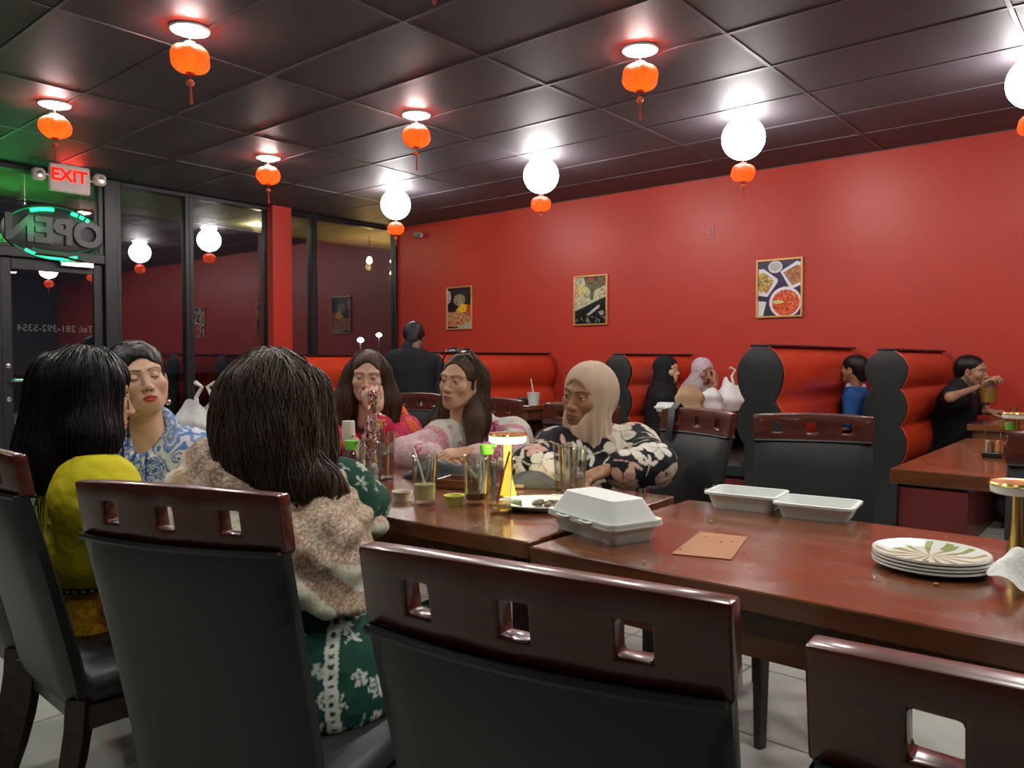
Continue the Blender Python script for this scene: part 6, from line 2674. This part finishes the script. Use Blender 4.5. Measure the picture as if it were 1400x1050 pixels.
# ---------------------------------------------------------------- man in black T-shirt drinking
def simple_hair(t, hpos, hR, m, r=(.08, .104, .088), cut=(.066, .09, .1), cz=-.035, h=.005, low=0):
    f = Field((-.12, -.16, -.14), (.12, .14, .15), h, hR, hpos)
    f.ell((0, -.022, .034), r, 0, **kw)
    f.cone((0, -.06, -.01), (0, -.07, -.055 - low), .06, .045, .03, **kw)
    f.ell((0, .115, cz), cut, .01, op='sub', **kw)
    for s in (-1, 1):
        f.ell((s * .088, .005, -.04), (.032, .04, .05), .01, op='sub', **kw)
    V, Q, _ = f.mesh()
    V = smooth(V, Q, 1)
    N = vnormals(V, Q)
    V = V + N * (.003 * (fbm(V, .014, 3) - .5))[:, None]
    mk('hair', V, Q, m, t, off=off(t))


def short(J, k=.55):
    j = dict(J)
    for s in 'LR':
        j['el' + s] = J['sh' + s] + (J['el' + s] - J['sh' + s]) * k
    return j


SKM = (.42, .22, .13)
hpos = P(1329, 507, 5.62)
hR = head_R(hpos, 72, -4, -4)
J = dict(pelvis=P(1288, 628, 5.78), neck=P(1312, 536, 5.68), shR=P(1306, 544, 5.50), shL=P(1322, 548, 5.86), elR=P(1299, 543, 5.26), wrR=P(1343, 527, 5.38), elL=P(1345, 588, 5.85), wrL=P(1352, 584, 5.6))
J['elL'][2] = .82
J['wrL'][2] = .80
f_ = (RT * .9 - FW * .1)
seated(J, f_, thigh=.40)
for s in 'LR':
    J['an' + s] = J['an' + s] + f_ * .0
t = person('man in black T-shirt drinking from a glass in the booth at right', J)
skin_body(t, J, [head(hpos, hR, .003, SKM, lip=(.3, .12, .09), brow=(.02, .013, .01), male=True, stubble=.35, neck=.11),
                 hand(J['wrR'], P(1353, 524, 5.34) - J['wrR'] + UP * .02, UP - FW * .3, -1, (.7, .75, .8, .85), thumb=.7, skin=SKM, h=.0036),
                 hand(J['wrL'], f_ - FW * .5, (0, 0, 1), 1, skin=SKM, h=.004)], SKM, arm=(.056, .05, .046, .032))
f = body_field(short(J), .008, .014, sleeve=.0, legs=False, arm=(.062, .055, .052, .04), chest=(.18, .125, .19), waist=(.165, .14, .16), armk=.05)
garment('black_tee', t, f, lambda V, N: np.tile((.013, .013, .015), (len(V), 1)), .008, .09, 61)
lower(t, J, m=mat('grey_trousers', (.05, .052, .055), .8, noise=(40, (.07, .07, .074))))
simple_hair(t, hpos, hR, M_HAIRB, r=(.079, .101, .083))
m_soda = mat('amber_drink', (.62, .36, .05), .1, trans=.35, ior=1.2, noise=(9, (.5, .28, .04)))
g_ = P(1351, 553, 5.32)
tumbler('glass of amber drink held by the man in black T-shirt', tuple(g_), .058, .16, .115, m_soda, 0, group='', name='drinking_glass')
# printed socks and trainers under the booth table
for dx, dd_ in ((1328, 5.5), (1343, 5.42)):
    pass

# ---------------------------------------------------------------- boy in blue behind the tall booth
hpos = P(1166, 505, 6.1)
hR = head_R(hpos, -112, 0, 0)
J = dict(pelvis=P(1172, 615, 6.15), neck=P(1170, 533, 6.12), shL=P(1166, 545, 6.0), shR=P(1172, 545, 6.26), elL=P(1160, 585, 5.95), wrL=P(1140, 590, 5.95), elR=P(1160, 585, 6.3), wrR=P(1140, 590, 6.3))
seated(J, -RT, thigh=.36)
t = person('boy in blue shirt between the tall red booth and the next', J)
skin_body(t, J, [head(hpos, hR, .0034, (.3, .155, .09), neck=.1, sc=.9)], (.3, .155, .09), arm=(.042, .036, .034, .026), chest=(.13, .09, .15), waist=(.12, .09, .13), hip=(.14, .11, .12))
f = body_field(short(J, .8), .008, .012, sleeve=.0, legs=False, arm=(.046, .042, .034, .026), chest=(.13, .09, .15), waist=(.12, .09, .13), hip=(.14, .11, .12))
f.ell(J['neck'] + np.array((0, 0, .06)), (.05, .05, .06), .0, op='sub')


def colb(V, N):
    C = np.tile((.02, .09, .27), (len(V), 1))
    q = V - J['neck']
    C[(q[:, 2] > -.0) & (np.hypot(q[:, 0], q[:, 1]) < .075)] = (.5, .55, .6)
    return C


garment('blue_shirt', t, f, colb, .005, .08, 63)
lower(t, J)
simple_hair(t, hpos, hR, M_HAIRB, r=(.076, .1, .084))

# ---------------------------------------------------------------- two women in the booth behind
def veil(t, hpos, hR, col, drop=.3, wide=.1, h=.006, pat=None, open_=(.058, .09, .085)):
    f = Field((-.2, -.22, -.16 - drop), (.2, .18, .15), h, hR, hpos)
    f.ell((0, -.02, .032), (.088, .11, .092), 0, **kw)
    f.ell((0, -.01, -.06), (.082, .09, .10), .04, **kw)
    f.cone((0, -.03, -.1), (0, -.04, -.1 - drop * .5), .085, .085 + wide * .5, .05, **kw)
    f.cone((0, -.04, -.1 - drop * .5), (0, -.03, -.1 - drop), .085 + wide * .5, .08 + wide, .05, **kw)
    f.ell((0, .125, -.018), open_, .006, op='sub', **kw)
    scarf('headscarf', t, f, hR, hpos, lambda V, N: pat(V, N) if pat else np.tile(col, (len(V), 1)))


hpos = P(912, 505, 6.72)
hR = head_R(hpos, 68, 0, 0)
J = dict(pelvis=P(903, 595, 6.76), neck=P(906, 534, 6.74), shR=P(908, 546, 6.58), shL=P(912, 546, 6.92), elR=P(925, 585, 6.56), wrR=P(955, 580, 6.6), elL=P(930, 580, 6.92), wrL=P(960, 575, 6.85))
seated(J, RT * .9, thigh=.38)
t = person('woman in black headscarf and glasses, in profile in the far booth', J)
skin_body(t, J, [head(hpos, hR, .0034, SK3, lip=(.45, .16, .14), neck=.1), hand(J['wrR'], RT, (0, 0, 1), -1, skin=SK3, h=.005), hand(J['wrL'], RT, (0, 0, 1), 1, skin=SK3, h=.005)], SK3)
f = body_field(J, .009, .018, legs=False, sleeve=.85)
garment('black_abaya', t, f, lambda V, N: np.tile((.010, .010, .012), (len(V), 1)), .006, .09, 65)
lower(t, J)
veil(t, hpos, hR, (.011, .011, .013), .28, .09)
pin = hpos + hR @ np.array((-.088, .01, .05))
MB().box(tuple(pin - off(t)), (.02, .012, .012), .003).build('hair_pin', M_TRIM, t)
gl = thing('eyeglasses', 'thin eyeglasses worn by the woman in black headscarf', 'glasses', tuple(hpos))
for s in (-1, 1):
    MB().tube([tuple(hR @ np.array((s * .032 + .022 * math.cos(a), .098, -.002 + .017 * math.sin(a)))) for a in np.linspace(0, 2 * PI, 17)], .0018, 5).build('rim', M_BLACK, gl)
    MB().tube([tuple(hR @ np.array((s * .054, .096, .002))), tuple(hR @ np.array((s * .078, .0, .004)))], .0018, 5).build('temple_arm', M_BLACK, gl)
MB().tube([tuple(hR @ np.array((-.01, .1, .002))), tuple(hR @ np.array((.01, .1, .002)))], .0018, 5).build('bridge', M_BLACK, gl)

hpos = P(961, 508, 7.02)
hR = head_R(hpos, 38, -12, 4)
J = dict(pelvis=P(950, 595, 7.1), neck=P(953, 535, 7.08), shR=P(942, 546, 6.98), shL=P(975, 545, 7.15), elR=P(962, 548, 6.74), wrR=P(978, 524, 6.82), elL=P(985, 580, 7.0), wrL=P(990, 575, 6.8))
seated(J, RT * .8 - FW * .2, thigh=.38)
t = person('woman in pale patterned headscarf and maroon sleeves, hand at her mouth', J)
SKL = (.34, .18, .11)
skin_body(t, J, [head(hpos, hR, .0034, SKL, neck=.1, lip=(.28, .1, .08)), hand(J['wrR'], P(979, 510, 6.83) - J['wrR'], -FW * .6 + RT * .6, -1, (.8, .9, .9, .9), skin=SKM, h=.004)], SKL)
f = body_field(J, .009, .014, legs=False, sleeve=.18)
garment('maroon_top', t, f, lambda V, N: np.tile((.16, .012, .055), (len(V), 1)), .006, .09, 66)
lower(t, J)


def patv(V, N):
    C = np.tile((.42, .33, .36), (len(V), 1))
    n = fbm(V, .03, 71)
    C[np.abs(np.sin(n * 24)) > .7] = (.58, .5, .52)
    C[np.abs(np.sin(n * 24)) < .25] = (.3, .2, .24)
    return C


veil(t, hpos, hR, None, .2, .10, pat=patv)
simple_hair(t, hpos, hR, M_HAIRB, r=(.081, .1, .088), cut=(.062, .09, .1), cz=-.045)

# ---------------------------------------------------------------- person in a dark cap, only the cap shows over the headscarf
hpos = P(800, 513, 6.9)
hR = head_R(hpos, -75, -6, 0)
J = dict(pelvis=P(806, 605, 6.95), neck=P(804, 540, 6.93), shL=P(803, 552, 6.8), shR=P(808, 552, 7.1), elL=P(795, 590, 6.75), wrL=P(775, 585, 6.75), elR=P(795, 590, 7.1), wrR=P(775, 585, 7.1))
seated(J, -RT, thigh=.38)
t = person('person in dark cap, only the top showing behind the beige headscarf', J)
skin_body(t, J, [head(hpos, hR, .0036, SKM, male=True, neck=.1)], SKM)
f = body_field(J, .010, .014, legs=False)
garment('dark_shirt', t, f, lambda V, N: np.tile((.02, .02, .024), (len(V), 1)), .006, .09, 67)
lower(t, J)
f = Field((-.12, -.15, -.03), (.12, .2, .15), .005, hR, hpos)
f.ell((0, -.018, .03), (.086, .11, .092), 0, **kw)
f.ell((0, .11, .035), (.066, .075, .009), .012, **kw)
f.plane(hpos + hR @ np.array((0, 0, .022)), -hR[:, 2])
V, Q, _ = f.mesh()
mk('cap', V, Q, M_BLACKCLOTH, t, off=off(t))

# ---------------------------------------------------------------- man standing, bent over, back to the viewer
hpos = P(566, 463, 6.45)
hR = head_R(hpos, 170, -38, 4)
J = dict(pelvis=P(563, 556, 6.3), neck=P(561, 483, 6.34), shL=P(541, 494, 6.33), shR=P(583, 496, 6.36), elL=P(536, 528, 6.42), wrL=P(545, 545, 6.62), elR=P(586, 528, 6.48), wrR=P(575, 545, 6.7))
J['front'] = np.array([FW[0], FW[1], 0])
for s, q in (('L', -1), ('R', 1)):
    J['hi' + s] = J['pelvis'] + RT * .085 * q + (0, 0, -.04)
    J['kn' + s] = J['hi' + s] * 1.0 + J['front'] * .02
    J['kn' + s][2] = .46
    J['an' + s] = J['kn' + s] - J['front'] * .04
    J['an' + s][2] = .09
    J['to' + s] = J['an' + s] + J['front'] * .15
    J['to' + s][2] = .03
t = person('man in black shirt and khaki trousers standing with his back turned by the window', J)
SKD = (.16, .085, .055)
skin_body(t, J, [head(hpos, hR, .0036, SKD, male=True, neck=.05), hand(J['wrL'], FW - UP * .4, UP, -1, skin=SKD, h=.005), hand(J['wrR'], FW - UP * .4, UP, 1, skin=SKD, h=.005)], SKD)
f = body_field(short(J, .8), .008, .014, legs=False, sleeve=.0, chest=(.165, .115, .18), waist=(.15, .115, .15), hip=(.16, .13, .12), arm=(.058, .054, .04, .03))
f.plane(J['pelvis'] + (0, 0, .02), (0, 0, -1))
garment('black_shirt', t, f, lambda V, N: np.tile((.011, .012, .016), (len(V), 1)), .007, .10, 68)
lower(t, J, m=mat('khaki_cloth', (.33, .24, .1), .8, noise=(40, (.28, .2, .08)), bump=(60, .2)), h=.012)
simple_hair(t, hpos, hR, M_HAIRB, r=(.092, .112, .1), low=.02)
